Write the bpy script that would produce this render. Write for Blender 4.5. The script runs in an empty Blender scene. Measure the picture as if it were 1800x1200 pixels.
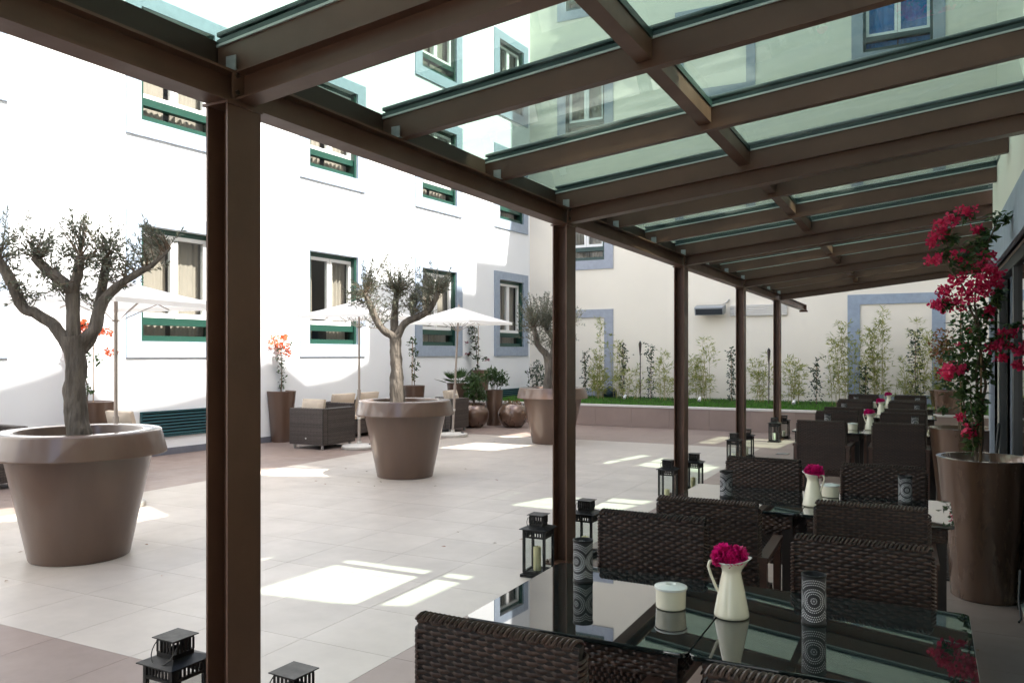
import bpy, bmesh, math, random
from mathutils import Vector, Matrix, noise
PI = math.pi
R = math.radians
rnd = random.Random(7)

# ------------------------------------------------------------------ camera, sky, sun, exposure
sc = bpy.context.scene
COL = sc.collection
TH = R(27.0615)                       # camera heading, turned left of the pergola's length
cam = bpy.data.cameras.new("camera")
cam.sensor_width = 36.0
cam.lens = 28.5
cam.shift_y = 22.0 / 1800.0
cam.clip_start = 0.05
cam.clip_end = 600
camo = bpy.data.objects.new("camera", cam)
camo.location = (0, 0, 1.5)
camo.rotation_euler = (R(90), 0, TH)
COL.objects.link(camo)
sc.camera = camo

SUN_EL, SUN_AZ = 55.0, -8.0           # azimuth from +X towards +Y
w = bpy.data.worlds.new("World")
sc.world = w
w.use_nodes = True
nt = w.node_tree
nt.nodes.clear()
out = nt.nodes.new("ShaderNodeOutputWorld")
bg = nt.nodes.new("ShaderNodeBackground")
sky = nt.nodes.new("ShaderNodeTexSky")
sky.sky_type = 'NISHITA'
sky.sun_disc = False
sky.sun_elevation = R(SUN_EL)
sky.sun_rotation = R(90 - SUN_AZ)
sky.air_density = 1.0
sky.dust_density = 3.0
sky.ozone_density = 1.0
bg.inputs[1].default_value = 0.15
nt.links.new(sky.outputs[0], bg.inputs[0])
nt.links.new(bg.outputs[0], out.inputs[0])

sun = bpy.data.lights.new("sun", 'SUN')
sun.energy = 5.0
sun.angle = R(0.4)
sun.color = (1.0, 0.95, 0.88)
suno = bpy.data.objects.new("sun", sun)
SD = Vector((math.cos(R(SUN_EL)) * math.cos(R(SUN_AZ)), math.cos(R(SUN_EL)) * math.sin(R(SUN_AZ)), math.sin(R(SUN_EL))))
suno.rotation_euler = SD.to_track_quat('Z', 'Y').to_euler()
suno.location = SD * 60
COL.objects.link(suno)

sc.view_settings.view_transform = 'Standard'
sc.view_settings.look = 'None'
sc.view_settings.exposure = 1.74
sc.view_settings.gamma = 1.0
sc.view_settings.use_curve_mapping = False
sc.render.engine = 'CYCLES'
sc.cycles.max_bounces = 10
sc.cycles.diffuse_bounces = 5
sc.cycles.glossy_bounces = 4
sc.cycles.transparent_max_bounces = 24
sc.cycles.caustics_reflective = False
sc.cycles.caustics_refractive = False
sc.cycles.use_denoising = True
sc.cycles.sample_clamp_indirect = 8.0


# ------------------------------------------------------------------ materials
def new_mat(name):
    m = bpy.data.materials.new(name)
    m.use_nodes = True
    n = m.node_tree
    n.nodes.clear()
    o = n.nodes.new("ShaderNodeOutputMaterial")
    return m, n, o


def pmat(name, col, rough=0.5, metal=0.0, spec=0.5, var=None, bump=None, coat=None, island=0.0, objvar=0.0,
         col2=None, rvar=0.0, stretch=(1, 1, 1)):
    """principled surface: noise mottling (var = scale, amount), bump (scale, strength, distance), per-piece variation"""
    m, n, o = new_mat(name)
    p = n.nodes.new("ShaderNodeBsdfPrincipled")
    n.links.new(p.outputs[0], o.inputs[0])
    p.inputs['Roughness'].default_value = rough
    p.inputs['Metallic'].default_value = metal
    p.inputs['Specular IOR Level'].default_value = spec
    if coat:
        p.inputs['Coat Weight'].default_value = coat[0]
        p.inputs['Coat Roughness'].default_value = coat[1]
    tc = n.nodes.new("ShaderNodeTexCoord")
    mp = n.nodes.new("ShaderNodeMapping")
    mp.inputs['Scale'].default_value = stretch
    geo = n.nodes.new("ShaderNodeNewGeometry")
    n.links.new(geo.outputs['Position'], mp.inputs['Vector'])
    base = None
    if var or island or objvar or col2:
        rgb = n.nodes.new("ShaderNodeRGB")
        rgb.outputs[0].default_value = (*col, 1)
        base = rgb.outputs[0]
        if var:
            nz = n.nodes.new("ShaderNodeTexNoise")
            nz.inputs['Scale'].default_value = var[0]
            nz.inputs['Detail'].default_value = 6
            nz.inputs['Roughness'].default_value = 0.62
            n.links.new(mp.outputs[0], nz.inputs['Vector'])
            mx = n.nodes.new("ShaderNodeMix")
            mx.data_type = 'RGBA'
            a, b = var[1], var[1]
            c2 = col2 if col2 else tuple(c * (1 - a) for c in col)
            c1 = col if col2 else tuple(min(1, c * (1 + b)) for c in col)
            rp = n.nodes.new("ShaderNodeMapRange")
            rp.inputs[1].default_value = 0.3
            rp.inputs[2].default_value = 0.7
            n.links.new(nz.outputs[0], rp.inputs[0])
            n.links.new(rp.outputs[0], mx.inputs[0])
            mx.inputs[6].default_value = (*c1, 1)
            mx.inputs[7].default_value = (*c2, 1)
            base = mx.outputs[2]
            if rvar:
                rr = n.nodes.new("ShaderNodeMapRange")
                rr.inputs[1].default_value = 0.3
                rr.inputs[2].default_value = 0.7
                rr.inputs[3].default_value = rough - rvar
                rr.inputs[4].default_value = rough + rvar
                n.links.new(nz.outputs[0], rr.inputs[0])
                n.links.new(rr.outputs[0], p.inputs['Roughness'])
        for amt, src in ((island, 'i'), (objvar, 'o')):
            if amt:
                hs = n.nodes.new("ShaderNodeHueSaturation")
                mr = n.nodes.new("ShaderNodeMapRange")
                mr.inputs[3].default_value = 1 - amt
                mr.inputs[4].default_value = 1 + amt
                if src == 'i':
                    n.links.new(geo.outputs['Random Per Island'], mr.inputs[0])
                else:
                    oi = n.nodes.new("ShaderNodeObjectInfo")
                    n.links.new(oi.outputs['Random'], mr.inputs[0])
                n.links.new(mr.outputs[0], hs.inputs['Value'])
                n.links.new(base, hs.inputs['Color'])
                base = hs.outputs[0]
        n.links.new(base, p.inputs['Base Color'])
    else:
        p.inputs['Base Color'].default_value = (*col, 1)
    if bump:
        nb = n.nodes.new("ShaderNodeTexNoise")
        nb.inputs['Scale'].default_value = bump[0]
        nb.inputs['Detail'].default_value = 8
        n.links.new(mp.outputs[0], nb.inputs['Vector'])
        bp = n.nodes.new("ShaderNodeBump")
        bp.inputs['Strength'].default_value = bump[1]
        bp.inputs['Distance'].default_value = bump[2] if len(bump) > 2 else 0.01
        n.links.new(nb.outputs[0], bp.inputs['Height'])
        n.links.new(bp.outputs[0], p.inputs['Normal'])
    return m


def leafmat(name, c1, c2, trans=0.35, rough=0.45):
    m, n, o = new_mat(name)
    geo = n.nodes.new("ShaderNodeNewGeometry")
    cr = n.nodes.new("ShaderNodeValToRGB")
    cr.color_ramp.elements[0].color = (*c1, 1)
    cr.color_ramp.elements[1].color = (*c2, 1)
    n.links.new(geo.outputs['Random Per Island'], cr.inputs[0])
    p = n.nodes.new("ShaderNodeBsdfPrincipled")
    p.inputs['Roughness'].default_value = rough
    n.links.new(cr.outputs[0], p.inputs['Base Color'])
    t = n.nodes.new("ShaderNodeBsdfTranslucent")
    hs = n.nodes.new("ShaderNodeHueSaturation")
    hs.inputs['Value'].default_value = 1.3
    n.links.new(cr.outputs[0], hs.inputs['Color'])
    n.links.new(hs.outputs[0], t.inputs['Color'])
    mx = n.nodes.new("ShaderNodeMixShader")
    mx.inputs[0].default_value = trans
    n.links.new(p.outputs[0], mx.inputs[1])
    n.links.new(t.outputs[0], mx.inputs[2])
    n.links.new(mx.outputs[0], o.inputs[0])
    return m


def glassmat(name, tint, ior=1.5, rough=0.0, boost=1.0, dust=0.0):
    """thin architectural glass: tinted see-through plus a fresnel mirror"""
    m, n, o = new_mat(name)
    fr = n.nodes.new("ShaderNodeFresnel")
    fr.inputs[0].default_value = ior
    mu = n.nodes.new("ShaderNodeMath")
    mu.operation = 'MULTIPLY'
    mu.use_clamp = True
    mu.inputs[1].default_value = boost
    n.links.new(fr.outputs[0], mu.inputs[0])
    ge = n.nodes.new("ShaderNodeNewGeometry")          # only the face that light enters mirrors; the exit face lets it through
    iv = n.nodes.new("ShaderNodeMath")
    iv.operation = 'SUBTRACT'
    iv.inputs[0].default_value = 1.0
    n.links.new(ge.outputs['Backfacing'], iv.inputs[1])
    mu2 = n.nodes.new("ShaderNodeMath")
    mu2.operation = 'MULTIPLY'
    n.links.new(mu.outputs[0], mu2.inputs[0])
    n.links.new(iv.outputs[0], mu2.inputs[1])
    mu = mu2
    tr = n.nodes.new("ShaderNodeBsdfTransparent")
    tr.inputs[0].default_value = (*tint, 1)
    gl = n.nodes.new("ShaderNodeBsdfGlossy")
    gl.inputs['Roughness'].default_value = rough
    mx = n.nodes.new("ShaderNodeMixShader")
    n.links.new(mu.outputs[0], mx.inputs[0])
    n.links.new(tr.outputs[0], mx.inputs[1])
    n.links.new(gl.outputs[0], mx.inputs[2])
    last = mx
    if dust:                                           # dried rain marks and dust lying on the pane
        mp = n.nodes.new("ShaderNodeMapping")
        mp.inputs['Scale'].default_value = (0.7, 3.5, 1.0)
        n.links.new(ge.outputs['Position'], mp.inputs['Vector'])
        nz = n.nodes.new("ShaderNodeTexNoise")
        nz.inputs['Scale'].default_value = 2.2
        nz.inputs['Detail'].default_value = 9
        nz.inputs['Roughness'].default_value = 0.72
        n.links.new(mp.outputs[0], nz.inputs['Vector'])
        mr = n.nodes.new("ShaderNodeMapRange")
        mr.inputs[1].default_value = 0.45
        mr.inputs[2].default_value = 0.85
        mr.inputs[3].default_value = 0.0
        mr.inputs[4].default_value = dust
        n.links.new(nz.outputs[0], mr.inputs[0])
        df = n.nodes.new("ShaderNodeBsdfTranslucent")
        df.inputs[0].default_value = (0.5, 0.52, 0.48, 1)
        m2 = n.nodes.new("ShaderNodeMixShader")
        n.links.new(mr.outputs[0], m2.inputs[0])
        n.links.new(mx.outputs[0], m2.inputs[1])
        n.links.new(df.outputs[0], m2.inputs[2])
        last = m2
    n.links.new(last.outputs[0], o.inputs[0])
    return m


def mandala_mat(name):
    m, n, o = new_mat(name)
    p = n.nodes.new("ShaderNodeBsdfPrincipled")
    p.inputs['Roughness'].default_value = 0.5
    tc = n.nodes.new("ShaderNodeTexCoord")
    sp = n.nodes.new("ShaderNodeSeparateXYZ")
    n.links.new(tc.outputs['Object'], sp.inputs[0])

    def mth(op, a, b=None):
        q = n.nodes.new("ShaderNodeMath")
        q.operation = op
        for i, v in enumerate((a, b)):
            if v is None:
                continue
            if isinstance(v, (int, float)):
                q.inputs[i].default_value = v
            else:
                n.links.new(v, q.inputs[i])
        return q.outputs[0]
    ang = mth('ARCTAN2', sp.outputs[1], sp.outputs[0])
    # three medallions round the can: fold the angle into +-60 degrees
    a2 = mth('SUBTRACT', mth('MODULO', mth('ADD', ang, 3 * 2 * PI / 3 + PI / 3), 2 * PI / 3), PI / 3)
    u = mth('MULTIPLY', a2, 0.033)
    v = mth('SUBTRACT', sp.outputs[2], 0.070)
    d = mth('SQRT', mth('ADD', mth('MULTIPLY', u, u), mth('MULTIPLY', v, v)))
    th = mth('ARCTAN2', v, u)
    rings = mth('GREATER_THAN', mth('SINE', mth('MULTIPLY', d, 2 * PI / 0.0062)), 0.05)
    # ring number sets how many dots run round it
    k = mth('FLOOR', mth('DIVIDE', d, 0.0062))
    cnt = mth('ADD', mth('MULTIPLY', k, 6.0), 6.0)
    dots = mth('MULTIPLY', mth('GREATER_THAN', mth('SINE', mth('MULTIPLY', th, cnt)), -0.1), mth('GREATER_THAN', mth('ABSOLUTE', mth('SUBTRACT', mth('MODULO', k, 4.0), 2.0)), 0.5))
    line = mth('LESS_THAN', mth('ABSOLUTE', mth('SUBTRACT', d, 0.0265)), 0.0008)
    pat = mth('MAXIMUM', mth('MULTIPLY', rings, dots), line)
    inside = mth('MULTIPLY', mth('LESS_THAN', d, 0.068), mth('LESS_THAN', mth('ABSOLUTE', v), 0.060))
    mask = mth('MULTIPLY', pat, inside)
    mx = n.nodes.new("ShaderNodeMix")
    mx.data_type = 'RGBA'
    mx.inputs[6].default_value = (0.022, 0.022, 0.026, 1)
    mx.inputs[7].default_value = (0.62, 0.62, 0.64, 1)
    n.links.new(mask, mx.inputs[0])
    n.links.new(mx.outputs[2], p.inputs['Base Color'])
    n.links.new(p.outputs[0], o.inputs[0])
    return m


M = {}
M['wall_white'] = pmat('white_render', (0.77, 0.80, 0.82), 0.85, var=(0.6, 0.025), bump=(60, 0.12, 0.004))
M['wall_cream'] = pmat('cream_render', (0.81, 0.755, 0.65), 0.85, var=(0.6, 0.03), bump=(60, 0.12, 0.004))
M['stone_blue'] = pmat('blue_grey_stone', (0.29, 0.35, 0.43), 0.7, var=(9, 0.10), bump=(90, 0.15, 0.003))
M['stone_grey'] = pmat('grey_stone', (0.33, 0.36, 0.42), 0.7, var=(9, 0.10), bump=(90, 0.15, 0.003))
M['green_paint'] = pmat('green_paint', (0.012, 0.052, 0.037), 0.35, var=(5, 0.08))
M['dark_green'] = pmat('dark_green_paint', (0.012, 0.045, 0.042), 0.4)
M['white_paint'] = pmat('white_paint', (0.80, 0.80, 0.79), 0.4)
M['curtain'] = pmat('beige_curtain', (0.42, 0.36, 0.31), 0.9, var=(3, 0.06))
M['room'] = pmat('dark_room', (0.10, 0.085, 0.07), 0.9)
M['blue_curtain'] = pmat('blue_blind', (0.04, 0.26, 0.70), 0.8, var=(8, 0.15))
M['glass'] = glassmat('window_glass', (0.86, 0.88, 0.87), 1.5)
M['roof_glass'] = glassmat('roof_glass', (0.65, 0.765, 0.71), 1.5, boost=1.4, dust=0.16)
M['door_glass'] = glassmat('door_glass', (0.35, 0.38, 0.37), 1.5, boost=4.0)
M['lantern_glass'] = glassmat('lantern_glass', (0.93, 0.95, 0.94), 1.45)
M['tile_light'] = pmat('pale_porcelain', (0.450, 0.400, 0.346), 0.42, var=(2.0, 0.085), objvar=0.04, bump=(220, 0.06, 0.002), rvar=0.06)
M['tile_dark'] = pmat('brown_porcelain', (0.245, 0.185, 0.157), 0.45, var=(3.2, 0.07), objvar=0.05, bump=(220, 0.06, 0.002), rvar=0.06)
M['grout'] = pmat('grout', (0.36, 0.325, 0.29), 0.9)
M['tile_mass'] = pmat('porcelain_mass', (0.245, 0.185, 0.157), 0.45, var=(3.2, 0.07), island=0.05)
M['tile_mass_l'] = pmat('porcelain_mass_pale', (0.450, 0.400, 0.346), 0.42, var=(3.2, 0.05), island=0.035)
M['steel'] = pmat('brown_steel', (0.108, 0.055, 0.036), 0.43, spec=0.35, var=(3.0, 0.16), bump=(40, 0.05, 0.002), rvar=0.07)
M['steel_dark'] = pmat('dark_steel', (0.034, 0.020, 0.014), 0.45, spec=0.3, var=(2.5, 0.08))
M['zinc'] = pmat('zinc', (0.42, 0.42, 0.41), 0.45, metal=0.6, var=(40, 0.15))
M['gasket'] = pmat('gasket', (0.020, 0.040, 0.035), 0.35)
M['strip'] = pmat('aluminium_strip', (0.45, 0.47, 0.44), 0.45, metal=0.3)
M['pot'] = pmat('brown_lacquer', (0.098, 0.055, 0.035), 0.42, var=(5, 0.10), coat=(0.7, 0.08), bump=(4, 0.05, 0.008), stretch=(1, 1, 0.22), rvar=0.08)
M['pot_metal'] = pmat('bronze_lacquer', (0.120, 0.066, 0.041), 0.28, metal=0.4, var=(5, 0.12), coat=(1.0, 0.05), bump=(4, 0.06, 0.008), stretch=(1, 1, 0.25), rvar=0.08)
M['soil'] = pmat('potting_soil', (0.035, 0.024, 0.017), 0.95, var=(40, 0.4), bump=(60, 0.8, 0.02))
M['bark'] = pmat('olive_bark', (0.175, 0.150, 0.122), 0.9, var=(16, 0.5), col2=(0.055, 0.046, 0.036), bump=(34, 1.0, 0.035), stretch=(1, 1, 0.22))
M['stem'] = pmat('brown_stem', (0.12, 0.085, 0.055), 0.85, var=(30, 0.3))
M['cane'] = pmat('bamboo_cane', (0.34, 0.30, 0.11), 0.5, var=(12, 0.25))
M['stake'] = pmat('wood_stake', (0.30, 0.18, 0.09), 0.7, var=(20, 0.2))
M['olive_leaf'] = leafmat('olive_leaf', (0.065, 0.075, 0.048), (0.180, 0.190, 0.140), 0.3, 0.45)
M['leaf'] = leafmat('green_leaf', (0.020, 0.050, 0.014), (0.060, 0.115, 0.030), 0.3, 0.35)
M['leaf_mid'] = leafmat('mid_leaf', (0.022, 0.050, 0.014), (0.085, 0.135, 0.040), 0.4, 0.35)
M['leaf_dark'] = leafmat('dark_leaf', (0.014, 0.032, 0.012), (0.040, 0.075, 0.024), 0.25, 0.35)
M['leaf_bamboo'] = leafmat('bamboo_leaf', (0.13, 0.19, 0.030), (0.40, 0.40, 0.090), 0.4, 0.5)
M['leaf_red'] = leafmat('reddish_leaf', (0.075, 0.100, 0.030), (0.300, 0.110, 0.060), 0.35, 0.5)
M['magenta'] = leafmat('magenta_bract', (0.46, 0.008, 0.060), (0.78, 0.045, 0.150), 0.35, 0.6)
M['old_rose'] = leafmat('dull_rose_bract', (0.16, 0.02, 0.05), (0.34, 0.06, 0.10), 0.35, 0.6)
M['orange'] = leafmat('orange_bract', (0.62, 0.10, 0.035), (0.80, 0.24, 0.10), 0.35, 0.6)
M['carnation'] = leafmat('carnation_petal', (0.36, 0.002, 0.070), (0.80, 0.008, 0.260), 0.3, 0.6)
M['grass'] = leafmat('grass_blade', (0.035, 0.130, 0.010), (0.095, 0.260, 0.025), 0.35, 0.5)
M['planter'] = pmat('planter_cladding', (0.270, 0.200, 0.170), 0.5, var=(3, 0.06), objvar=0.05)
M['coping'] = pmat('pale_coping', (0.60, 0.57, 0.53), 0.6, var=(6, 0.05))
M['wicker'] = pmat('dark_wicker', (0.038, 0.020, 0.0145), 0.36, spec=0.35, var=(30, 0.25), island=0.35)
M['wicker_core'] = pmat('wicker_core', (0.010, 0.007, 0.006), 0.7)
M['wicker_grey'] = pmat('grey_brown_wicker', (0.070, 0.056, 0.050), 0.45, var=(30, 0.2), island=0.3)
M['wood_arm'] = pmat('dark_wood', (0.060, 0.030, 0.022), 0.38, var=(20, 0.3), stretch=(1, 0.1, 1))
M['table_glass'] = pmat('black_table_glass', (0.010, 0.014, 0.014), 0.02, spec=0.5, coat=(0.6, 0.01))
M['table_frame'] = pmat('table_frame', (0.016, 0.012, 0.011), 0.4)
M['enamel'] = pmat('cream_enamel', (0.78, 0.73, 0.58), 0.25, coat=(0.5, 0.08), var=(8, 0.03))
M['ceramic'] = pmat('white_ceramic', (0.72, 0.73, 0.70), 0.25, coat=(0.4, 0.1))
M['black_hole'] = pmat('black_hole', (0.01, 0.01, 0.01), 0.8)
M['lantern'] = pmat('black_lantern_metal', (0.010, 0.0095, 0.009), 0.45, spec=0.3, var=(20, 0.2), rvar=0.08)
M['wax'] = pmat('candle_wax', (0.72, 0.64, 0.36), 0.5, var=(10, 0.06))
M['wick'] = pmat('wick', (0.02, 0.015, 0.01), 0.9)
M['mandala'] = mandala_mat('mandala_print')
M['fabric'] = leafmat('parasol_cloth', (0.86, 0.85, 0.83), (0.88, 0.87, 0.85), 0.38, 0.9)
M['pole'] = pmat('taupe_pole', (0.36, 0.31, 0.27), 0.4, metal=0.3)
M['stone_base'] = pmat('pale_concrete', (0.52, 0.50, 0.46), 0.7, var=(14, 0.1), bump=(60, 0.2, 0.004))
M['cushion'] = pmat('beige_cushion', (0.50, 0.42, 0.33), 0.9, var=(8, 0.06), bump=(180, 0.2, 0.003))
M['heater'] = pmat('grey_heater', (0.34, 0.36, 0.37), 0.4, metal=0.3)
M['heater_dark'] = pmat('heater_element', (0.035, 0.045, 0.055), 0.3)
M['duct'] = pmat('white_duct', (0.62, 0.60, 0.56), 0.5)
M['bamboo_dark'] = pmat('torch_bamboo', (0.045, 0.030, 0.022), 0.6, var=(40, 0.3))
M['mat'] = pmat('coir_mat', (0.055, 0.040, 0.034), 0.95, var=(90, 0.7), bump=(160, 1.0, 0.015))
M['rubber'] = pmat('black_rubber', (0.015, 0.015, 0.016), 0.5)
M['door_frame'] = pmat('grey_door_frame', (0.045, 0.048, 0.050), 0.4, metal=0.2)
M['navy'] = pmat('dark_blue_plastic', (0.02, 0.05, 0.07), 0.4)
M['skirting'] = pmat('grey_skirting', (0.13, 0.14, 0.17), 0.6, var=(8, 0.1))
M['louvre'] = pmat('teal_louvre', (0.014, 0.068, 0.080), 0.4)


# ------------------------------------------------------------------ mesh helpers
class MB:
    def __init__(self):
        self.v, self.f = [], []

    def add(self, vs, fs):
        n = len(self.v)
        self.v += [tuple(p) for p in vs]
        self.f += [tuple(i + n for i in q) for q in fs]

    def box(self, x0, x1, y0, y1, z0, z1):
        vs = [(x0, y0, z0), (x1, y0, z0), (x1, y1, z0), (x0, y1, z0), (x0, y0, z1), (x1, y0, z1), (x1, y1, z1), (x0, y1, z1)]
        self.add(vs, [(0, 3, 2, 1), (4, 5, 6, 7), (0, 1, 5, 4), (1, 2, 6, 5), (2, 3, 7, 6), (3, 0, 4, 7)])

    def obox(self, c, ux, uy, uz):
        """box round c with half-vectors"""
        c, ux, uy, uz = map(Vector, (c, ux, uy, uz))
        vs = [c + a * ux + b * uy + d * uz for d in (-1, 1) for a, b in ((-1, -1), (1, -1), (1, 1), (-1, 1))]
        self.add(vs, [(0, 3, 2, 1), (4, 5, 6, 7), (0, 1, 5, 4), (1, 2, 6, 5), (2, 3, 7, 6), (3, 0, 4, 7)])

    def bar(self, a, b, w, h, up=(0, 0, 1)):
        a, b = Vector(a), Vector(b)
        d = (b - a)
        L = d.length / 2
        d.normalize()
        s = d.cross(Vector(up)).normalized()
        t = s.cross(d).normalized()
        self.obox((a + b) / 2, d * L, s * w / 2, t * h / 2)

    def tube(self, pts, rad, n=8, cap=True, wob=0.0):
        pts = [Vector(p) for p in pts]
        if not isinstance(rad, (list, tuple)):
            rad = [rad] * len(pts)
        k = len(pts)
        base = len(self.v)
        ref = None
        for i, p in enumerate(pts):
            d = (pts[min(i + 1, k - 1)] - pts[max(i - 1, 0)]).normalized()
            if ref is None:
                ref = d.orthogonal().normalized()
            ref = (ref - d * ref.dot(d)).normalized()
            b = d.cross(ref)
            for j in range(n):
                a = 2 * PI * j / n
                r = rad[i]
                dirv = ref * math.cos(a) + b * math.sin(a)
                if wob:
                    q = p + dirv * r
                    r *= 1 + wob * (noise.noise(Vector((q.x * 14, q.y * 14, q.z * 5))) + 0.6 * noise.noise(Vector((q.x * 40, q.y * 40, q.z * 12))))
                self.v.append(tuple(p + dirv * r))
        for i in range(k - 1):
            for j in range(n):
                a, b = base + i * n + j, base + i * n + (j + 1) % n
                self.f.append((a, b, b + n, a + n))
        if cap:
            self.f.append(tuple(base + j for j in range(n - 1, -1, -1)))
            self.f.append(tuple(base + (k - 1) * n + j for j in range(n)))

    def lathe(self, prof, n=32, c=(0, 0, 0), close=True, wob=None):
        base = len(self.v)
        for r, z in prof:
            for j in range(n):
                a = 2 * PI * j / n
                self.v.append((c[0] + r * math.cos(a), c[1] + r * math.sin(a), c[2] + z))
        k = len(prof)
        for i in range(k - 1):
            for j in range(n):
                a, b = base + i * n + j, base + i * n + (j + 1) % n
                self.f.append((a, b, b + n, a + n))
        if close:
            self.f.append(tuple(base + j for j in range(n - 1, -1, -1)))
            self.f.append(tuple(base + (k - 1) * n + j for j in range(n)))

    def leaf(self, p, d, up, L, W, fold=0.25):
        """one leaf: two triangles folded along the midrib"""
        d = d.normalized()
        s = d.cross(up)
        if s.length < 1e-4:
            s = d.orthogonal()
        s.normalize()
        nn = s.cross(d)
        m = p + d * L * 0.45
        n = len(self.v)
        self.v += [tuple(p), tuple(m + s * W / 2 + nn * W * fold), tuple(p + d * L), tuple(m - s * W / 2 + nn * W * fold)]
        self.f += [(n, n + 1, n + 2), (n, n + 2, n + 3)]

    def build(self, name, mat, parent=None, smooth=None, bevel=0.0, off=None, kind=None, label=None, seg=1):
        me = bpy.data.meshes.new(name)
        vs = self.v
        if off is not None:
            vs = [(x - off[0], y - off[1], z - off[2]) for x, y, z in vs]
        if bevel:
            bm = bmesh.new()
            bvs = [bm.verts.new(p) for p in vs]
            for q in self.f:
                try:
                    bm.faces.new([bvs[i] for i in q])
                except ValueError:
                    pass
            bm.edges.ensure_lookup_table()
            es = [e for e in bm.edges if len(e.link_faces) == 2 and e.calc_face_angle(0) > 0.6]
            bmesh.ops.bevel(bm, geom=es, offset=bevel, segments=seg, profile=0.5, affect='EDGES', clamp_overlap=True)
            bm.to_mesh(me)
            bm.free()
        else:
            me.from_pydata(vs, [], self.f)
        me.validate()
        me.update()
        if smooth is not None:
            for p in me.polygons:
                p.use_smooth = True
            me.set_sharp_from_angle(angle=R(smooth))
        me.materials.append(mat if not isinstance(mat, str) else M[mat])
        o = bpy.data.objects.new(name, me)
        COL.objects.link(o)
        if parent:
            o.parent = parent
        if kind:
            o['kind'] = kind
        if label:
            o['label'] = label
        return o


def thing(name, label, cat, loc=(0, 0, 0), rz=0.0, group=None):
    o = bpy.data.objects.new(name, None)
    o.empty_display_size = 0.1
    COL.objects.link(o)
    o.location = loc
    o.rotation_euler = (0, 0, rz)
    o['label'] = label
    o['category'] = cat
    if group:
        o['group'] = group
    return o


def tag(o, label, cat, group=None):
    o['label'] = label
    o['category'] = cat
    if group:
        o['group'] = group
    return o


def dup(o, label=None, loc=None, rz=None, parent=None):
    c = o.copy()
    COL.objects.link(c)
    if parent:
        c.parent = parent
    for ch in list(o.children):
        dup(ch, parent=c)
    if label:
        c['label'] = label
    if loc is not None:
        c.location = loc
    if rz is not None:
        c.rotation_euler = (0, 0, rz)
    return c


def share(name, me, parent, loc=(0, 0, 0), rz=0.0, scale=None):
    o = bpy.data.objects.new(name, me)
    COL.objects.link(o)
    o.parent = parent
    o.location = loc
    o.rotation_euler = (0, 0, rz)
    if scale:
        o.scale = scale
    return o


U = Vector((math.cos(TH), math.sin(TH), 0))        # across the view, used only to orient the trees' limbs
V = Vector((-math.sin(TH), math.cos(TH), 0))


# ================================================================== GROUND AND TILED FLOOR
mb = MB()
mb.box(-60, 60, -60, 60, -0.5, -0.012)
g = mb.build('ground', 'grout')
g['kind'] = 'structure'

floor = thing('floor', 'courtyard floor of square porcelain tiles, a pale field with a brown border', 'floor')
del floor['category']
floor['kind'] = 'structure'
TS = 0.5833
X0, Y0 = -2.35, 2.72
tiles = []
for i in range(-14, 7):
    for j in range(-6, 24):
        x, y = X0 + i * TS, Y0 + j * TS
        cx, cy = x + TS / 2, y + TS / 2
        if cx < -10.6 or cx > 1.7 or y > 15.95:
            continue
        light = (-9 <= i < 0) and (0 <= j < 18)
        dv = Vector((cx, cy, 0))
        dep = dv.dot(V)
        lat = dv.dot(U)
        vis = dep > 1.9 and abs(lat) < dep * 0.66 + 0.5
        tiles.append((not vis, dep, x, y, light))
tiles.sort()


def tile_mesh(name, mat):
    mb = MB()
    gq = 0.0012
    mb.box(gq, TS - gq, gq, TS - gq, -0.011, 0.0)
    o = mb.build(name, mat, bevel=0.0012)
    me = o.data
    bpy.data.objects.remove(o)
    return me


tml, tmd = tile_mesh('tile', 'tile_light'), tile_mesh('tile', 'tile_dark')
rest_l, rest_d = MB(), MB()
for k, (nv, dep, x, y, light) in enumerate(tiles):
    if k < 298:
        share('tile', tml if light else tmd, floor, (x, y, 0))
    else:
        (rest_l if light else rest_d).box(x + 0.0012, x + TS - 0.0012, y + 0.0012, y + TS - 0.0012, -0.011, 0.0)
if rest_d.v:
    rest_d.build('tile', 'tile_mass', floor, kind='stuff')
if rest_l.v:
    rest_l.build('tile', 'tile_mass_l', floor, kind='stuff')

# floor drain
t = thing('floor_drain', 'small dark square drain grate set in the brown tiles under the pergola', 'drain', (-1.92, 12.7, 0.001))
mb = MB()
mb.box(-.09, .09, -.09, .09, 0, .003)
mb.build('drain_pan', 'black_hole', t)
mb = MB()
for k in range(6):
    mb.box(-.085, .085, -.08 + k * .03, -.066 + k * .03, .0035, .007)
mb.build('grate', 'zinc', t)


# ================================================================== BUILDINGS
def wall_panel(mb, P, u0, u1, v0, v1, holes, depth):
    """flat wall with rectangular openings and their reveals; P(u, v, d) maps to 3-D with d going into the wall"""
    us = sorted({u0, u1} | {h[0] for h in holes} | {h[1] for h in holes})
    vs = sorted({v0, v1} | {h[2] for h in holes} | {h[3] for h in holes})
    us = [a for a in us if u0 <= a <= u1]
    vs = [a for a in vs if v0 <= a <= v1]
    for a, b in zip(us[:-1], us[1:]):
        for c, d in zip(vs[:-1], vs[1:]):
            m = ((a + b) / 2, (c + d) / 2)
            if any(h[0] < m[0] < h[1] and h[2] < m[1] < h[3] for h in holes):
                continue
            mb.add([P(a, c, 0), P(b, c, 0), P(b, d, 0), P(a, d, 0)], [(0, 1, 2, 3)])
    for a, b, c, d in holes:
        for (p, q) in (((a, c), (b, c)), ((b, c), (b, d)), ((b, d), (a, d)), ((a, d), (a, c))):
            mb.add([P(*p, 0), P(*q, 0), P(*q, depth), P(*p, depth)], [(3, 2, 1, 0)])


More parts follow.
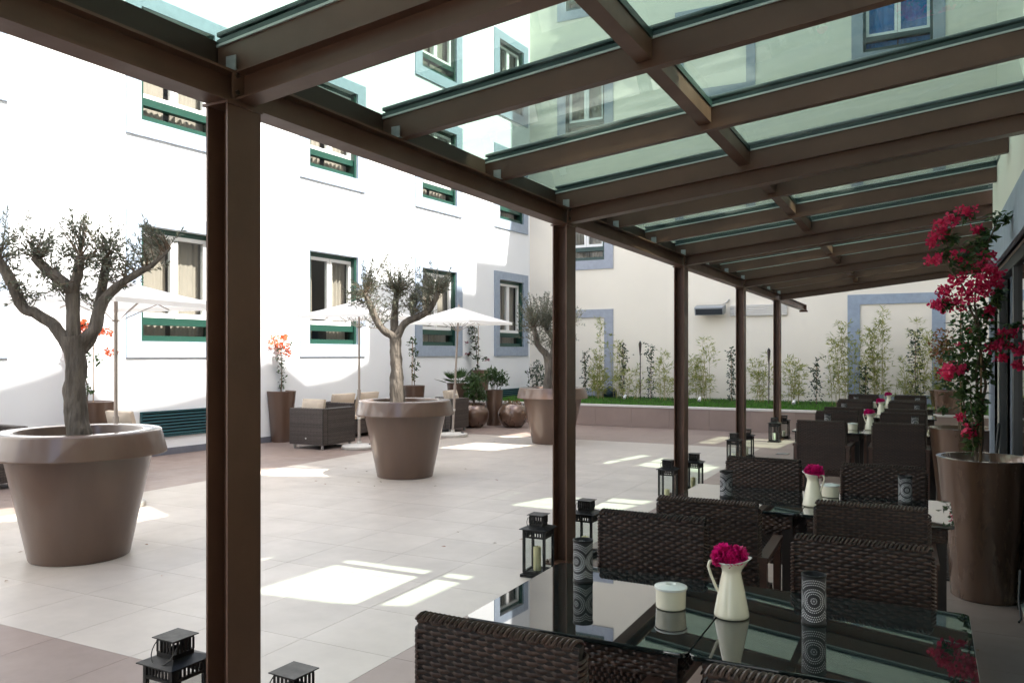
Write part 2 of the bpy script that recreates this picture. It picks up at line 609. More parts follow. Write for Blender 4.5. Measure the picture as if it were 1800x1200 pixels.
def pbox(mb, P, u0, u1, v0, v1, d0, d1):
    vs = [P(u, v, d) for d in (d0, d1) for u, v in ((u0, v0), (u1, v0), (u1, v1), (u0, v1))]
    mb.add(vs, [(0, 1, 2, 3), (7, 6, 5, 4), (0, 4, 5, 1), (1, 5, 6, 2), (2, 6, 7, 3), (3, 7, 4, 0)])


def window(parent, P, u0, u1, v0, v1, curtain='curtain', low=True, open_leaf=False, drape=(0.0, 0.485, 0.515, 1.0), seed=0, frame_mat='green_paint'):
    """green box frame with a low fixed light and two white casements; P maps (along, up, into the wall)"""
    rr = random.Random(seed)
    fw = 0.055
    mb = MB()
    e = 0.003
    d0, d1 = 0.10, 0.17
    pbox(mb, P, u0 + e, u0 + fw, v0 + e, v1 - e, 0.012, d1)            # jamb linings
    pbox(mb, P, u1 - fw, u1 - e, v0 + e, v1 - e, 0.012, d1)
    pbox(mb, P, u0 + fw, u1 - fw, v1 - 0.075, v1 - e, 0.095, d1)       # head
    pbox(mb, P, u0 + fw, u1 - fw, v0 + e, v0 + 0.085, 0.04, d1)        # bottom rail
    vm = v0 + 0.24
    pbox(mb, P, u0 + fw, u1 - fw, vm, vm + 0.11, 0.05, d1)             # mid rail
    wn = mb.build('window', frame_mat, parent)
    # low pane
    mb = MB()
    pbox(mb, P, u0 + fw, u1 - fw, v0 + 0.085, vm, 0.135, 0.141)
    mb.build('pane', 'glass', wn)
    cu = (u0 + u1) / 2
    ca, cb = vm + 0.11, v1 - 0.075
    for (a, b) in ((u0 + fw, cu - 0.002), (cu + 0.002, u1 - fw)):
        mb = MB()
        s = 0.06
        pbox(mb, P, a + e, a + s, ca + e, cb - e, d0, d1)
        pbox(mb, P, b - s, b - e, ca + e, cb - e, d0, d1)
        pbox(mb, P, a + s, b - s, ca + e, ca + 0.075, d0, d1)
        pbox(mb, P, a + s, b - s, cb - s, cb - e, d0, d1)
        mb.build('casement', 'white_paint', wn)
        mb = MB()
        pbox(mb, P, a + s, b - s, ca + 0.075, cb - s, 0.132, 0.138)
        mb.build('pane', 'glass', wn)
    # curtain halves: pleated cloth behind the glass
    for (fa, fb) in ((drape[0], drape[1]), (drape[2], drape[3])):
        mb = MB()
        n = 44
        a, b = u0 + (u1 - u0) * fa, u0 + (u1 - u0) * fb
        for i in range(n + 1):
            q = i / n
            u = a + (b - a) * q
            dd = 0.30 + 0.018 * math.sin(q * 2 * PI * 5.5 + rr.random() * 0.5) + 0.012 * math.sin(q * 31 + seed)
            mb.v.append(tuple(P(u, v0 + 0.02, dd)))
            mb.v.append(tuple(P(u, v1 + 0.05, 0.30 + (dd - 0.30) * 0.7)))
        for i in range(n):
            mb.f.append((2 * i, 2 * i + 2, 2 * i + 3, 2 * i + 1))
        mb.build('curtain', curtain, wn, smooth=60)
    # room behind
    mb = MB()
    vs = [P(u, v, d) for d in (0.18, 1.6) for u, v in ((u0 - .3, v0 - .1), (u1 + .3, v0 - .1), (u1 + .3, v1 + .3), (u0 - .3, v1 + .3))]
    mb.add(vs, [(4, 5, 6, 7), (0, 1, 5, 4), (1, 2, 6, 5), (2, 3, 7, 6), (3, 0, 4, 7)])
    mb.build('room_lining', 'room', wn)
    return wn


def surround(parent, P, u0, u1, v0, v1, wd, mat, proud=0.03, bottom=True, name='stone_surround', wtop=None, wbot=None):
    mb = MB()
    wt = wtop or wd
    wb = wbot or wd
    pbox(mb, P, u0 - wd, u0, v0, v1, -proud, 0.02)
    pbox(mb, P, u1, u1 + wd, v0, v1, -proud, 0.02)
    pbox(mb, P, u0 - wd, u1 + wd, v1 + .001, v1 + wt, -proud, 0.02)
    if bottom:
        pbox(mb, P, u0 - wd, u1 + wd, v0 - wb, v0 - .001, -proud, 0.02)
    return mb.build(name, mat, parent)


# ---- sunlit wing along the left side
LW = thing('hotel_wing', 'tall white rendered hotel wing with green framed windows on the sunny left side', 'building', (-10.05, 9.0, 0), -math.atan(0.062))


def PL(u, v, d):                      # along the wall, up, into the wall
    return Vector((-d, u, v))


KL = math.sqrt(1 + 0.062 ** 2)
LWIN = [(4.62, 5.92), (7.99, 9.27), (11.34, 12.62), (14.69, 15.99), (17.88, 19.08)]
LEV = [(1.685, 3.362), (4.885, 6.52), (7.71, 9.38), (10.75, 12.4)]
holes = []
for a, b in LWIN:
    for c, d in LEV:
        holes.append(((a - 9) * KL, (b - 9) * KL, c, d))
mb = MB()
wall_panel(mb, PL, -16.0, 10.95, -0.01, 14.2, holes, 0.18)
pbox(mb, PL, -16.0, 10.95, 14.2, 14.35, -0.06, 1.2)
mb.build('wall', 'wall_white', LW)
k = 0
for wi, (a, b) in enumerate(LWIN):
    for li, (c, d) in enumerate(LEV):
        k += 1
        u0, u1 = (a - 9) * KL, (b - 9) * KL
        dr = (-.02, 0.47 + .02 * math.sin(k * 3), 0.53 + .02 * math.cos(k * 5), 1.02)
        if wi == 2 and li == 0:
            dr = (0.02, 0.30, 0.60, 1.0)
        window(LW, PL, u0, u1, c, d, drape=dr, seed=k)
        surround(LW, PL, u0, u1, c, d, 0.235, 'stone_blue', 0.03, wtop=0.205)
# skirting and louvred vents
mb = MB()
pbox(mb, PL, -16, 10.4, 0.0, 0.10, -0.02, 0.01)
mb.build('skirting', 'skirting', LW)
for (a, b, c, d) in ((7.98, 9.30, 0.27, 0.66), (17.9, 19.1, 0.22, 0.62)):
    u0, u1 = (a - 9) * KL, (b - 9) * KL
    mb = MB()
    pbox(mb, PL, u0, u1, c, c + .025, -0.03, 0.0)
    pbox(mb, PL, u0, u1, d - .025, d, -0.03, 0.0)
    pbox(mb, PL, u0, u0 + .025, c + .025, d - .025, -0.03, 0.0)
    pbox(mb, PL, u1 - .025, u1, c + .025, d - .025, -0.03, 0.0)
    vt = mb.build('louvre_vent', 'louvre', LW)
    mb = MB()
    pbox(mb, PL, u0 + .025, u1 - .025, c + .025, d - .025, -0.003, 0.0)
    mb.build('vent_backing', 'black_hole', vt)
    n = 7
    for i in range(n):
        z = c + 0.03 + (d - c - 0.06) * (i + .5) / n
        sl = MB()
        sl.add([PL(u0 + .03, z + .010, -0.006), PL(u1 - .03, z + .010, -0.006), PL(u1 - .03, z - .012, -0.028), PL(u0 + .03, z - .012, -0.028),
                PL(u0 + .03, z + .004, -0.006), PL(u1 - .03, z + .004, -0.006), PL(u1 - .03, z - .018, -0.028), PL(u0 + .03, z - .018, -0.028)],
               [(0, 1, 2, 3), (7, 6, 5, 4), (3, 2, 6, 7), (0, 3, 7, 4), (1, 5, 6, 2)])
        sl.build('slat', 'louvre', vt)

# ---- back wing
YB = 19.45
BW = thing('back_wing', 'cream rendered wing closing the far end of the courtyard with grey stone window frames', 'building', (-4.0, YB, 0))


def PB(u, v, d):                      # u is world x
    return Vector((u + 4.0, d, v))


BWIN = []
for c, d in ((3.90, 5.55), (7.15, 8.9), (10.4, 12.1)):
    BWIN.append((-8.36, -7.29, c, d, 'curtain'))
for c, d in ((8.13, 9.75), (11.2, 12.8)):
    BWIN.append((-1.24, 0.13, c, d, 'blue_curtain'))
BLIND = [(-8.36, -7.29, 0.62, 2.43, 'stone_grey', 0.235, 0.21, True), (-1.30, 0.11, 0.62, 2.59, 'stone_blue', 0.255, 0.22, True),
         (-5.25, -3.76, 7.87, 9.6, 'stone_grey', 0.21, 0.21, True), (-5.25, -3.76, 4.2, 5.9, 'stone_grey', 0.21, 0.21, True),
         (-5.25, -3.76, 11.0, 12.6, 'stone_grey', 0.21, 0.21, True), (-1.24, 0.13, 4.9, 6.5, 'stone_grey', 0.24, 0.21, True)]
mb = MB()
wall_panel(mb, PB, -9.6, 3.2, -0.01, 14.0, [h[:4] for h in BWIN], 0.18)
pbox(mb, PB, -9.6, 3.2, 14.0, 14.15, -0.06, 1.2)
mb.build('wall', 'wall_cream', BW)
for i, (a, b, c, d, cm) in enumerate(BWIN):
    window(BW, PB, a, b, c, d, curtain=cm, seed=60 + i, drape=(0.02, 0.49, 0.51, 0.98), frame_mat='dark_green')
    surround(BW, PB, a, b, c, d, 0.235, 'stone_grey', 0.03)
for (a, b, c, d, mt, wd, wt, bt) in BLIND:
    surround(BW, PB, a, b, c, d, wd, mt, 0.03, bottom=bt, wtop=wt)

# ---- unseen wing added behind the camera to dim light, kept narrow to admit some
RW = thing('added_rear_wing', 'unseen white rendered wing with green windows, added behind the camera to cut light', 'building', (-4.5, -7.5, 0))


def PRW(u, v, d):
    return Vector((-u, -d, v))


RWIN = [(a, a + 1.28, c, d) for a in (-1.0, 2.4) for c, d in LEV]
mb = MB()
wall_panel(mb, PRW, -2.2, 6.2, -0.01, 14.0, RWIN, 0.18)
pbox(mb, PRW, -2.2, -2.0, -0.01, 14.0, 0.001, 6.0)
mb.build('wall', 'wall_white', RW)
for i, (a, b, c, d) in enumerate(RWIN):
    window(RW, PRW, a, b, c, d, seed=90 + i)
    surround(RW, PRW, a, b, c, d, 0.235, 'stone_blue', 0.03)

# ---- main building on the right: door wall under the roof and an added sun-masking wall above it
XO = 1.30
MBD = thing('main_building', 'cream main hotel building on the right with grey framed glazed doors', 'building', (0.5, 4.0, 0))
OFFM = (0.5, 4.0, 0)


def PR(u, v, d):                      # u is world y, wall plane x = 0.5
    return Vector((0.5 + d, u, v))


mb = MB()
wall_panel(mb, PR, -4.5, 7.93, -0.01, 3.05, [(4.3, 7.72, 0.004, 2.19)], 0.16)
mb.add([(0.5, 7.93, -0.01), (XO, 7.93, -0.01), (XO, 7.93, 3.05), (0.5, 7.93, 3.05)], [(0, 1, 2, 3)])
mb.add([(0.5, -4.5, 3.05), (XO + .02, -4.5, 3.05), (XO + .02, 7.93, 3.05), (0.5, 7.93, 3.05)], [(0, 1, 2, 3)])
mb.build('door_wall', 'wall_cream', MBD, off=OFFM)
mb = MB()
pbox(mb, PR, 4.0, 7.92, 2.19, 2.50, -0.03, 0.02)
pbox(mb, PR, 7.72, 7.92, 0.004, 2.188, -0.03, 0.02)
pbox(mb, PR, 4.0, 4.3, 0.004, 2.188, -0.03, 0.02)
mb.build('stone_surround', 'stone_grey', MBD, off=OFFM)
# sliding glazed door, one leaf slightly off its line
fr = MB()
pbox(fr, PR, 4.31, 7.71, 2.10, 2.18, 0.03, 0.12)
pbox(fr, PR, 7.63, 7.71, 0.004, 2.098, 0.03, 0.12)
pbox(fr, PR, 6.46, 6.56, 0.004, 2.098, 0.03, 0.12)
pbox(fr, PR, 5.3, 5.4, 0.004, 2.098, 0.03, 0.12)
dr = fr.build('door_frame', 'door_frame', MBD, off=OFFM)
for (a, b, sk) in ((6.565, 7.625, 0.016), (5.405, 6.455, 0.0), (4.32, 5.295, 0.0)):
    g_ = MB()
    vs = [(0.556 + sk, a, 0.02), (0.556, b, 0.02), (0.556, b, 2.09), (0.556 + sk, a, 2.09), (0.566 + sk, a, 0.02), (0.566, b, 0.02), (0.566, b, 2.09), (0.566 + sk, a, 2.09)]
    g_.add(vs, [(3, 2, 1, 0), (4, 5, 6, 7), (0, 1, 5, 4), (1, 2, 6, 5), (2, 3, 7, 6), (3, 0, 4, 7)])
    g_.build('door_pane', 'door_glass', dr, off=OFFM)
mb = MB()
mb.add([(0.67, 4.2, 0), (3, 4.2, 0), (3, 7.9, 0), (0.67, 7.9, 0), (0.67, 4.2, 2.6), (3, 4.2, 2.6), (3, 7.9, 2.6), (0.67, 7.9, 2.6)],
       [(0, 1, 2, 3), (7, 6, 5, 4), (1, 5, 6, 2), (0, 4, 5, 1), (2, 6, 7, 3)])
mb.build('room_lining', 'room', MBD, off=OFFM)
# recessed part of the ground floor beyond the doors
mb = MB()
mb.add([(XO, 7.93, -0.01), (XO, 19.5, -0.01), (XO, 19.5, 3.2), (XO, 7.93, 3.2)], [(0, 1, 2, 3)])
mb.build('recessed_wall', 'wall_cream', MBD, off=OFFM)
# added unseen wall: its outline and openings are shaped to cast the shade and sun patches
TP = math.tan(R(SUN_EL)) / math.cos(R(SUN_AZ))
TA = math.tan(R(SUN_AZ))


def to_mask(x, y, z):
    dx = XO - x
    return (y + dx * TA, z + dx * TP)


shadow_edge = [(-6.0, 1.15), (6.07, 1.13), (6.55, 1.26), (6.95, 1.40), (7.3, 1.02), (7.6, 0.74), (8.4, 0.80), (9.1, 0.92), (9.8, 1.22), (10.4, 1.42), (10.76, 1.32),  # wanted shadow edge on the left wing, projected to the added wall's top
            (11.3, 0.99), (12.19, 1.09), (12.95, 1.39), (12.97, 2.97), (16.8, 2.97), (16.82, 3.76), (18.2, 3.79), (18.45, 5.0), (18.5, 8.6), (23.0, 8.6)]
outer = [to_mask(-10.05 + 0.062 * (y - 9), y, z) for y, z in shadow_edge]
outer = outer + [(outer[-1][0], 3.06), (outer[0][0], 3.06)]
sun_patches = [  # wanted sun patches on the floor, cut as openings in the added wall
    [(-4.39, 4.45), (-4.24, 4.87), (-4.08, 4.85), (-4.18, 4.26)],
    [(-3.86, 3.80), (-3.80, 4.72), (-2.72, 4.76), (-2.75, 4.02), (-3.2, 3.86)],
    [(-4.20, 7.15), (-4.06, 7.85), (-3.93, 7.88), (-3.98, 7.19)],
    [(-3.74, 7.18), (-3.55, 7.85), (-3.16, 7.86), (-3.24, 7.16)],
    [(-3.02, 7.40), (-2.98, 8.00), (-2.48, 8.02), (-2.62, 7.42)],
    [(-7.85, 7.62), (-7.75, 8.42), (-6.4, 8.36), (-6.1, 8.0), (-7.2, 7.55)],
    [(-4.06, 10.5), (-3.84, 11.62), (-3.62, 11.6), (-3.88, 10.48)],
    [(-3.53, 10.5), (-3.45, 11.46), (-2.45, 10.9), (-2.5, 10.2)],
    [(-7.1, 5.0), (-6.9, 5.5), (-6.28, 5.25), (-6.3, 4.90)],
    [(-8.2, 4.4), (-8.0, 4.9), (-7.3, 4.5), (-7.3, 4.15)],
    [(-7.0, 11.0), (-6.85, 12.0), (-5.75, 12.05), (-6.0, 11.1)],
    [(-7.05, 12.6), (-6.9, 14.1), (-6.45, 13.5), (-6.6, 12.7)],
    [(-3.5, 13.6), (-3.4, 15.0), (-3.05, 14.9), (-3.15, 13.6)],
    [(-2.85, 13.5), (-2.8, 14.9), (-2.0, 14.7), (-2.1, 13.4)],
]
holes2 = [[to_mask(x, y, 0.0) for x, y in pch] for pch in sun_patches]
bm = bmesh.new()
edges = []
for loop in [outer] + holes2:
    vs = [bm.verts.new((XO, y, z)) for y, z in loop]
    for i in range(len(vs)):
        edges.append(bm.edges.new((vs[i], vs[(i + 1) % len(vs)])))
bmesh.ops.triangle_fill(bm, edges=edges, use_beauty=True, use_dissolve=False)
r = bmesh.ops.extrude_face_region(bm, geom=bm.faces[:])
for e in r['geom']:
    if isinstance(e, bmesh.types.BMVert):
        e.co.x += 0.06
bmesh.ops.recalc_face_normals(bm, faces=bm.faces[:])
for v in bm.verts:
    v.co -= Vector(OFFM)
me = bpy.data.meshes.new('sun_mask_wall')
bm.to_mesh(me)
bm.free()
me.materials.append(M['wall_cream'])
o = bpy.data.objects.new('sun_mask_wall', me)
COL.objects.link(o)
o.parent = MBD


# ================================================================== PERGOLA
XP = -2.33
PY = [2.25, 5.39, 8.53, 11.67, 14.81]
ALLY = [-0.89] + PY
SL = 0.113
PG = thing('pergola', 'dark brown steel pergola with a sloping green tinted glass roof over the tables', 'pergola', (XP, 8.5, 0))
OFP = (XP, 8.5, 0)


def hsec(mb, w, h, tf, tw, ax, a, b, c):
    """I-section: ax 'z' runs up (flanges face x), 'y' along y (flanges face z)"""
    if ax == 'z':
        x, y = c
        mb.box(x - h / 2, x - h / 2 + tf, y - w / 2, y + w / 2, a, b)
        mb.box(x + h / 2 - tf, x + h / 2, y - w / 2, y + w / 2, a, b)
        mb.box(x - h / 2 + tf, x + h / 2 - tf, y - tw / 2, y + tw / 2, a, b)
    else:
        x, z = c
        mb.box(x - w / 2, x + w / 2, a, b, z, z + tf)
        mb.box(x - w / 2, x + w / 2, a, b, z + h - tf, z + h)
        mb.box(x - tw / 2, x + tw / 2, a, b, z + tf, z + h - tf)


for y in ALLY:
    mb = MB()
    hsec(mb, 0.165, 0.110, 0.009, 0.007, 'z', 0.013, 2.418, (XP, y))
    po = mb.build('post', 'steel', PG, off=OFP, bevel=0.0015)
    mb = MB()
    mb.box(XP - .11, XP + .11, y - .13, y + .13, 0.001, 0.012)
    for sx in (-1, 1):
        for sy in (-1, 1):
            mb.lathe([(0.012, 0), (0.012, 0.012), (0.007, 0.013), (0.007, 0.022)], 8, (XP + sx * .085, y + sy * .105, 0.012))
    mb.build('base_plate', 'steel', po, off=OFP)
    # cap plate and end stiffeners where the post meets the beam
    mb = MB()
    mb.box(XP - .068, XP + .060, y - .088, y + .088, 2.4185, 2.4285)
    mb.box(XP + .045, XP + .0555, y - .055, y + .055, 2.44, 2.539)
    for zz in (2.46, 2.53):
        for yy in (-.035, .035):
            mb.lathe([(0.0095, 0), (0.0095, 0.006)], 6, (XP + .0, y, 0)) if False else None
    mb.build('cap_plate', 'steel', po, off=OFP)
    mb = MB()
    for zz in (2.468, 2.53):
        for yy in (-.038, .038):
            mb.tube([(XP + .054, y + yy, zz), (XP + .064, y + yy, zz)], 0.009, 6)
    mb.build('bolt', 'steel_dark', po, off=OFP)

mb = MB()
hsec(mb, 0.104, 0.119, 0.010, 0.007, 'y', -4.0, 18.3, (XP, 2.43))
mb.build('eaves_beam', 'steel', PG, off=OFP)
# stub bracket at the free end of the beam
mb = MB()
mb.box(XP - .08, XP + .08, 18.18, 18.3, 2.395, 2.4285)
mb.box(XP - .054, XP + .054, 18.301, 18.31, 2.43, 2.549)
mb.build('end_bracket', 'steel', PG, off=OFP)
# eaves gutter box behind the beam top
mb = MB()
mb.box(XP - .100, XP - .056, -4.0, 14.86, 2.5495, 2.6785)
mb.build('gutter', 'steel_dark', PG, off=OFP)

XEND = {}


def xend(y):
    return 0.498 if y < 7.95 else XO - 0.002


def zs(x):                           # underside of the roof bars
    return 2.551 + SL * (x + 2.29)


def rafter_I(mb, y, x0, x1, w, h, tf, tw):
    """I-section rafter following the slope (flanges up and down)"""
    z0 = lambda x: 2.437 + SL * (x + 2.28)
    for (ya, yb, za, zb) in ((y - w / 2, y + w / 2, 0, tf), (y - w / 2, y + w / 2, h - tf, h), (y - tw / 2, y + tw / 2, tf, h - tf)):
        vs = [(x, yy, z0(x) + zz) for x in (x0, x1) for yy, zz in ((ya, za), (yb, za), (yb, zb), (ya, zb))]
        mb.add(vs, [(3, 2, 1, 0), (4, 5, 6, 7), (0, 1, 5, 4), (1, 2, 6, 5), (2, 3, 7, 6), (3, 0, 4, 7)])


def slope_box(mb, x0, x1, ya, yb, za, zb, zf=zs):
    vs = [(x, yy, zf(x) + zz) for x in (x0, x1) for yy, zz in ((ya, za), (yb, za), (yb, zb), (ya, zb))]
    mb.add(vs, [(3, 2, 1, 0), (4, 5, 6, 7), (0, 1, 5, 4), (1, 2, 6, 5), (2, 3, 7, 6), (3, 0, 4, 7)])


for y in ALLY:
    mb = MB()
    rafter_I(mb, y, -2.273, xend(y), 0.092, 0.111, 0.009, 0.006)
    mb.build('rafter', 'steel', PG, off=OFP)
BAY = 3.14 / 3
BARS = [-0.89 - 3 * BAY + k * BAY for k in range(0, 19)]
BARS = [y for y in BARS if y < 14.9]
for y in BARS:
    yb = y
    mb = MB()
    slope_box(mb, -2.385, xend(y), yb - .026, yb + .026, 0.0, 0.114)
    rb = mb.build('roof_bar', 'steel', PG, off=OFP)
    mb = MB()
    slope_box(mb, -2.385, xend(y), yb - .034, yb + .034, 0.1145, 0.124)
    mb.build('glazing_strip', 'strip', rb, off=OFP)
    mb = MB()
    slope_box(mb, -2.385, xend(y), yb - .032, yb - .012, 0.1245, 0.143)
    slope_box(mb, -2.385, xend(y), yb + .012, yb + .032, 0.1245, 0.143)
    slope_box(mb, -2.385, xend(y), yb - .032, yb + .032, 0.1555, 0.170)
    mb.build('gasket', 'gasket', rb, off=OFP)
    # zinc angle bracket on the beam
    mb = MB()
    mb.box(-2.318, -2.27, yb - .050, yb - .046, 2.5495, 2.604)
    mb.box(-2.318, -2.27, yb - .0455, yb - .0265, 2.5495, 2.5535)
    mb.box(-2.318, -2.314, yb - .0455, yb - .0265, 2.5540, 2.604)
    mb.build('bracket', 'zinc', rb, off=OFP)
XM = -1.05
for ya, yb in zip(BARS[:-1], BARS[1:]):
    mb = MB()
    slope_box(mb, XM - .033, XM + .033, ya + .027, yb - .027, 0.032, 0.112)
    pu = mb.build('cross_bar', 'steel', PG, off=OFP)
    mb = MB()
    slope_box(mb, XM - .040, XM - .012, ya + .035, yb - .035, 0.1125, 0.142)
    slope_box(mb, XM + .012, XM + .040, ya + .035, yb - .035, 0.1125, 0.142)
    mb.build('gasket', 'gasket', pu, off=OFP)
    for (x0, x1) in ((-2.45, XM - .006), (XM + .006, min(xend(ya), xend(yb)))):
        mb = MB()
        slope_box(mb, x0, x1, ya + .006, yb - .006, 0.1435, 0.1535)
        mb.build('glass_pane', 'roof_glass', PG, off=OFP)
# wall plate where the bars meet the building
mb = MB()
slope_box(mb, 0.4985, 0.56, -4.0, 7.9, 0.13, 0.22)
mb.build('wall_flashing', 'door_frame', PG, off=OFP)

# ================================================================== LANTERNS
def ring(mb, c, r, tr, ax1, ax2, a0=0, a1=2 * PI, n=14, m=5):
    pts = [Vector(c) + Vector(ax1) * r * math.cos(a0 + (a1 - a0) * i / n) + Vector(ax2) * r * math.sin(a0 + (a1 - a0) * i / n) for i in range(n + 1)]
    mb.tube(pts, tr, m)


def make_lantern(label, loc, rz=0.0):
    t = thing('lantern', label, 'lantern', loc, rz, 'black lanterns at the pergola posts')
    b = MB()
    b.box(-.095, .095, -.095, .095, 0.0, 0.018)
    b.box(-.080, .080, -.080, .080, 0.0181, 0.03)
    b.build('base', 'lantern', t, bevel=0.0015)
    b = MB()
    a = .074
    for sx in (-1, 1):
        for sy in (-1, 1):
            b.box(sx * a - .008, sx * a + .008, sy * a - .008, sy * a + .008, 0.0301, 0.318)
    for z0, z1 in ((0.262, 0.274), (0.306, 0.318), (0.0301, 0.040)):
        for s in (-1, 1):
            b.box(-a + .0081, a - .0081, s * a - .006, s * a + .006, z0, z1)
            b.box(s * a - .006, s * a + .006, -a + .0081, a - .0081, z0, z1)
    for i in range(7):                        # fretwork band below the roof
        q = -a + .0081 + (2 * a - .0162) * (i + .5) / 7
        for s in (-1, 1):
            b.box(q - .0042, q + .0042, s * a - .003, s * a + .003, 0.2741, 0.3059)
            b.box(s * a - .003, s * a + .003, q - .0042, q + .0042, 0.2741, 0.3059)
    b.build('frame', 'lantern', t)
    for s, ax in ((-1, 0), (1, 0), (-1, 1), (1, 1)):
        g_ = MB()
        if ax == 0:
            g_.box(-a + .008, a - .008, s * a - .0012, s * a + .0012, 0.040, 0.262)
        else:
            g_.box(s * a - .0012, s * a + .0012, -a + .008, a - .008, 0.040, 0.262)
        g_.build('glass_pane', 'lantern_glass', t)
    b = MB()
    b.box(-.100, .100, -.100, .100, 0.3185, 0.3225)
    b.add([(-.10, -.10, .3226), (.10, -.10, .3226), (.10, .10, .3226), (-.10, .10, .3226), (-.05, -.05, .340), (.05, -.05, .340), (.05, .05, .340), (-.05, .05, .340)],
          [(0, 1, 5, 4), (1, 2, 6, 5), (2, 3, 7, 6), (3, 0, 4, 7), (4, 5, 6, 7)])
    b.build('roof', 'lantern', t)
    b = MB()
    c_ = .046
    for z0, z1 in ((0.3401, 0.357), (0.402, 0.411)):
        for s in (-1, 1):
            b.box(-c_, c_, s * c_ - .003, s * c_ + .003, z0, z1)
            b.box(s * c_ - .003, s * c_ + .003, -c_ + .0031, c_ - .0031, z0, z1)
    for i in range(6):
        q = -c_ + .001 + (2 * c_ - .002) * i / 5
        for s in (-1, 1):
            b.box(q - .0045, q + .0045, s * c_ - .002, s * c_ + .002, 0.3571, 0.4019)
            if 0 < i < 5:
                b.box(s * c_ - .002, s * c_ + .002, q - .0045, q + .0045, 0.3571, 0.4019)
    b.box(-.060, .060, -.060, .060, 0.4111, 0.4145)
    b.build('chimney', 'lantern', t)
    b = MB()
    ring(b, (0, -.050, .375), .062, .0022, (1, 0, 0), (0, -.55, -.83), -0.35, PI + 0.35)
    b.build('handle', 'lantern', t)
    return t


LN = [
    ((-2.585, 2.20), 'black lantern nearest the camera, left foot of the first big post'),
    ((-1.935, 2.14), 'black lantern nearest the camera, right foot of the first big post'),
    ((-2.345, 4.985), 'black lantern with a tall pillar candle in front of the second post'),
    ((-2.255, 5.63), 'black lantern half hidden behind the second post beside the near table'),
    ((-2.36, 8.14), 'black lantern in front of the third post from the camera'),
    ((-2.26, 8.80), 'black lantern behind the third post from the camera'),
    ((-2.345, 11.285), 'black lantern in front of the fourth post, left of it'),
    ((-2.31, 12.02), 'black lantern just behind the fourth post, right of it'),
    ((-2.305, 14.36), 'black lantern with a white candle in front of the farthest post'),
    ((-2.25, 15.06), 'farthest black lantern, just behind the last post'),
]
L0 = None
C0 = None
CAND = ['pale yellow pillar candle in the lantern left of the first post', 'pale yellow pillar candle in the lantern right of the first post',
        'tall pale yellow candle in the lantern before the second post', 'short melted yellow candle in the lantern behind the second post',
        'yellow candle in the lantern before the third post', 'yellow candle in the lantern behind the third post',
        'white candle in the lantern before the fourth post', 'candle in the lantern behind the fourth post',
        'white pillar candle in the lantern before the farthest post', 'candle in the very last lantern behind the farthest post']
for i, ((x, y), lb) in enumerate(LN):
    rz = R(rnd.uniform(-4, 4))
    if L0 is None:
        L0 = make_lantern(lb, (x, y, 0.001), rz)
    else:
        dup(L0, lb, (x, y, 0.001), rz)
    hcan = (0.10, 0.10, 0.16, 0.11, 0.08, 0.12, 0.11, 0.12, 0.12, 0.10)[i]
    c = thing('candle', CAND[i], 'candle', (x - .012, y + .006, 0.0315), 0, 'candles in the lanterns')
    b = MB()
    rr = 0.026
    b.lathe([(rr * .96, 0), (rr, .004), (rr, hcan - .004), (rr * .93, hcan), (rr * .6, hcan - .006), (0.003, hcan - .008)], 18)
    b.build('wax', M['wax'] if i < 6 else M['enamel'], c, smooth=40)
    b = MB()
    b.tube([(0, 0, hcan - .009), (.001, 0, hcan + .004), (.004, 0, hcan + .009)], .0012, 5)
    b.build('wick', 'wick', c)


# ================================================================== TABLES AND CHAIRS
def weave(mb, O, A, B, N, wa, hb, pa, pb, amp=0.0034, bulge=0.0020, gap=0.0009):
    """basket weave on the rectangle O + a*A + b*B, N outward: every strand a ribbon that goes over and under"""
    O, A, B, N = Vector(O), Vector(A), Vector(B), Vector(N)
    cols = max(2, int(round(wa / pa)))
    rows = max(2, int(round(hb / pb)))
    p = wa / cols
    q = hb / rows
    for r_ in range(rows):
        zc = (r_ + .5) * q
        n0 = len(mb.v)
        cnt = 0
        for k_ in range(cols):
            sgn = 1 if (k_ + r_) % 2 == 0 else -1
            for f_ in (0.16, 0.5, 0.84):
                a_ = (k_ + f_) * p
                d_ = amp * sgn * (1.0 if f_ == 0.5 else 0.72)
                for zz, dd in ((-q / 2 + gap, -bulge), (0, 0), (q / 2 - gap, -bulge)):
                    mb.v.append(tuple(O + A * a_ + B * (zc + zz) + N * (d_ + dd)))
                cnt += 1
        for i in range(cnt - 1):
            for j in range(2):
                a0 = n0 + i * 3 + j
                mb.f.append((a0, a0 + 3, a0 + 4, a0 + 1))


def braid(mb, O, A, W1, W2, L, half, pitch, rr):
    """braided edge: slanting strands wrapped over the edge line O + s*A"""
    O, A, W1, W2 = Vector(O), Vector(A), Vector(W1), Vector(W2)
    n = int(L / pitch)
    for i in range(n):
        s0 = (i + .1) * pitch
        pts = []
        for k_ in range(6):
            a = PI * k_ / 5
            pts.append(O + A * (s0 + pitch * 1.25 * k_ / 5) + W1 * (half * math.cos(a)) + W2 * (half * 0.75 * math.sin(a)))
        pts = [p for p in pts]
        mb.tube(pts, rr, 5, cap=False)


CW, CT0, CT1 = 0.43, 0.42, 0.875       # chair panel width, bottom, top


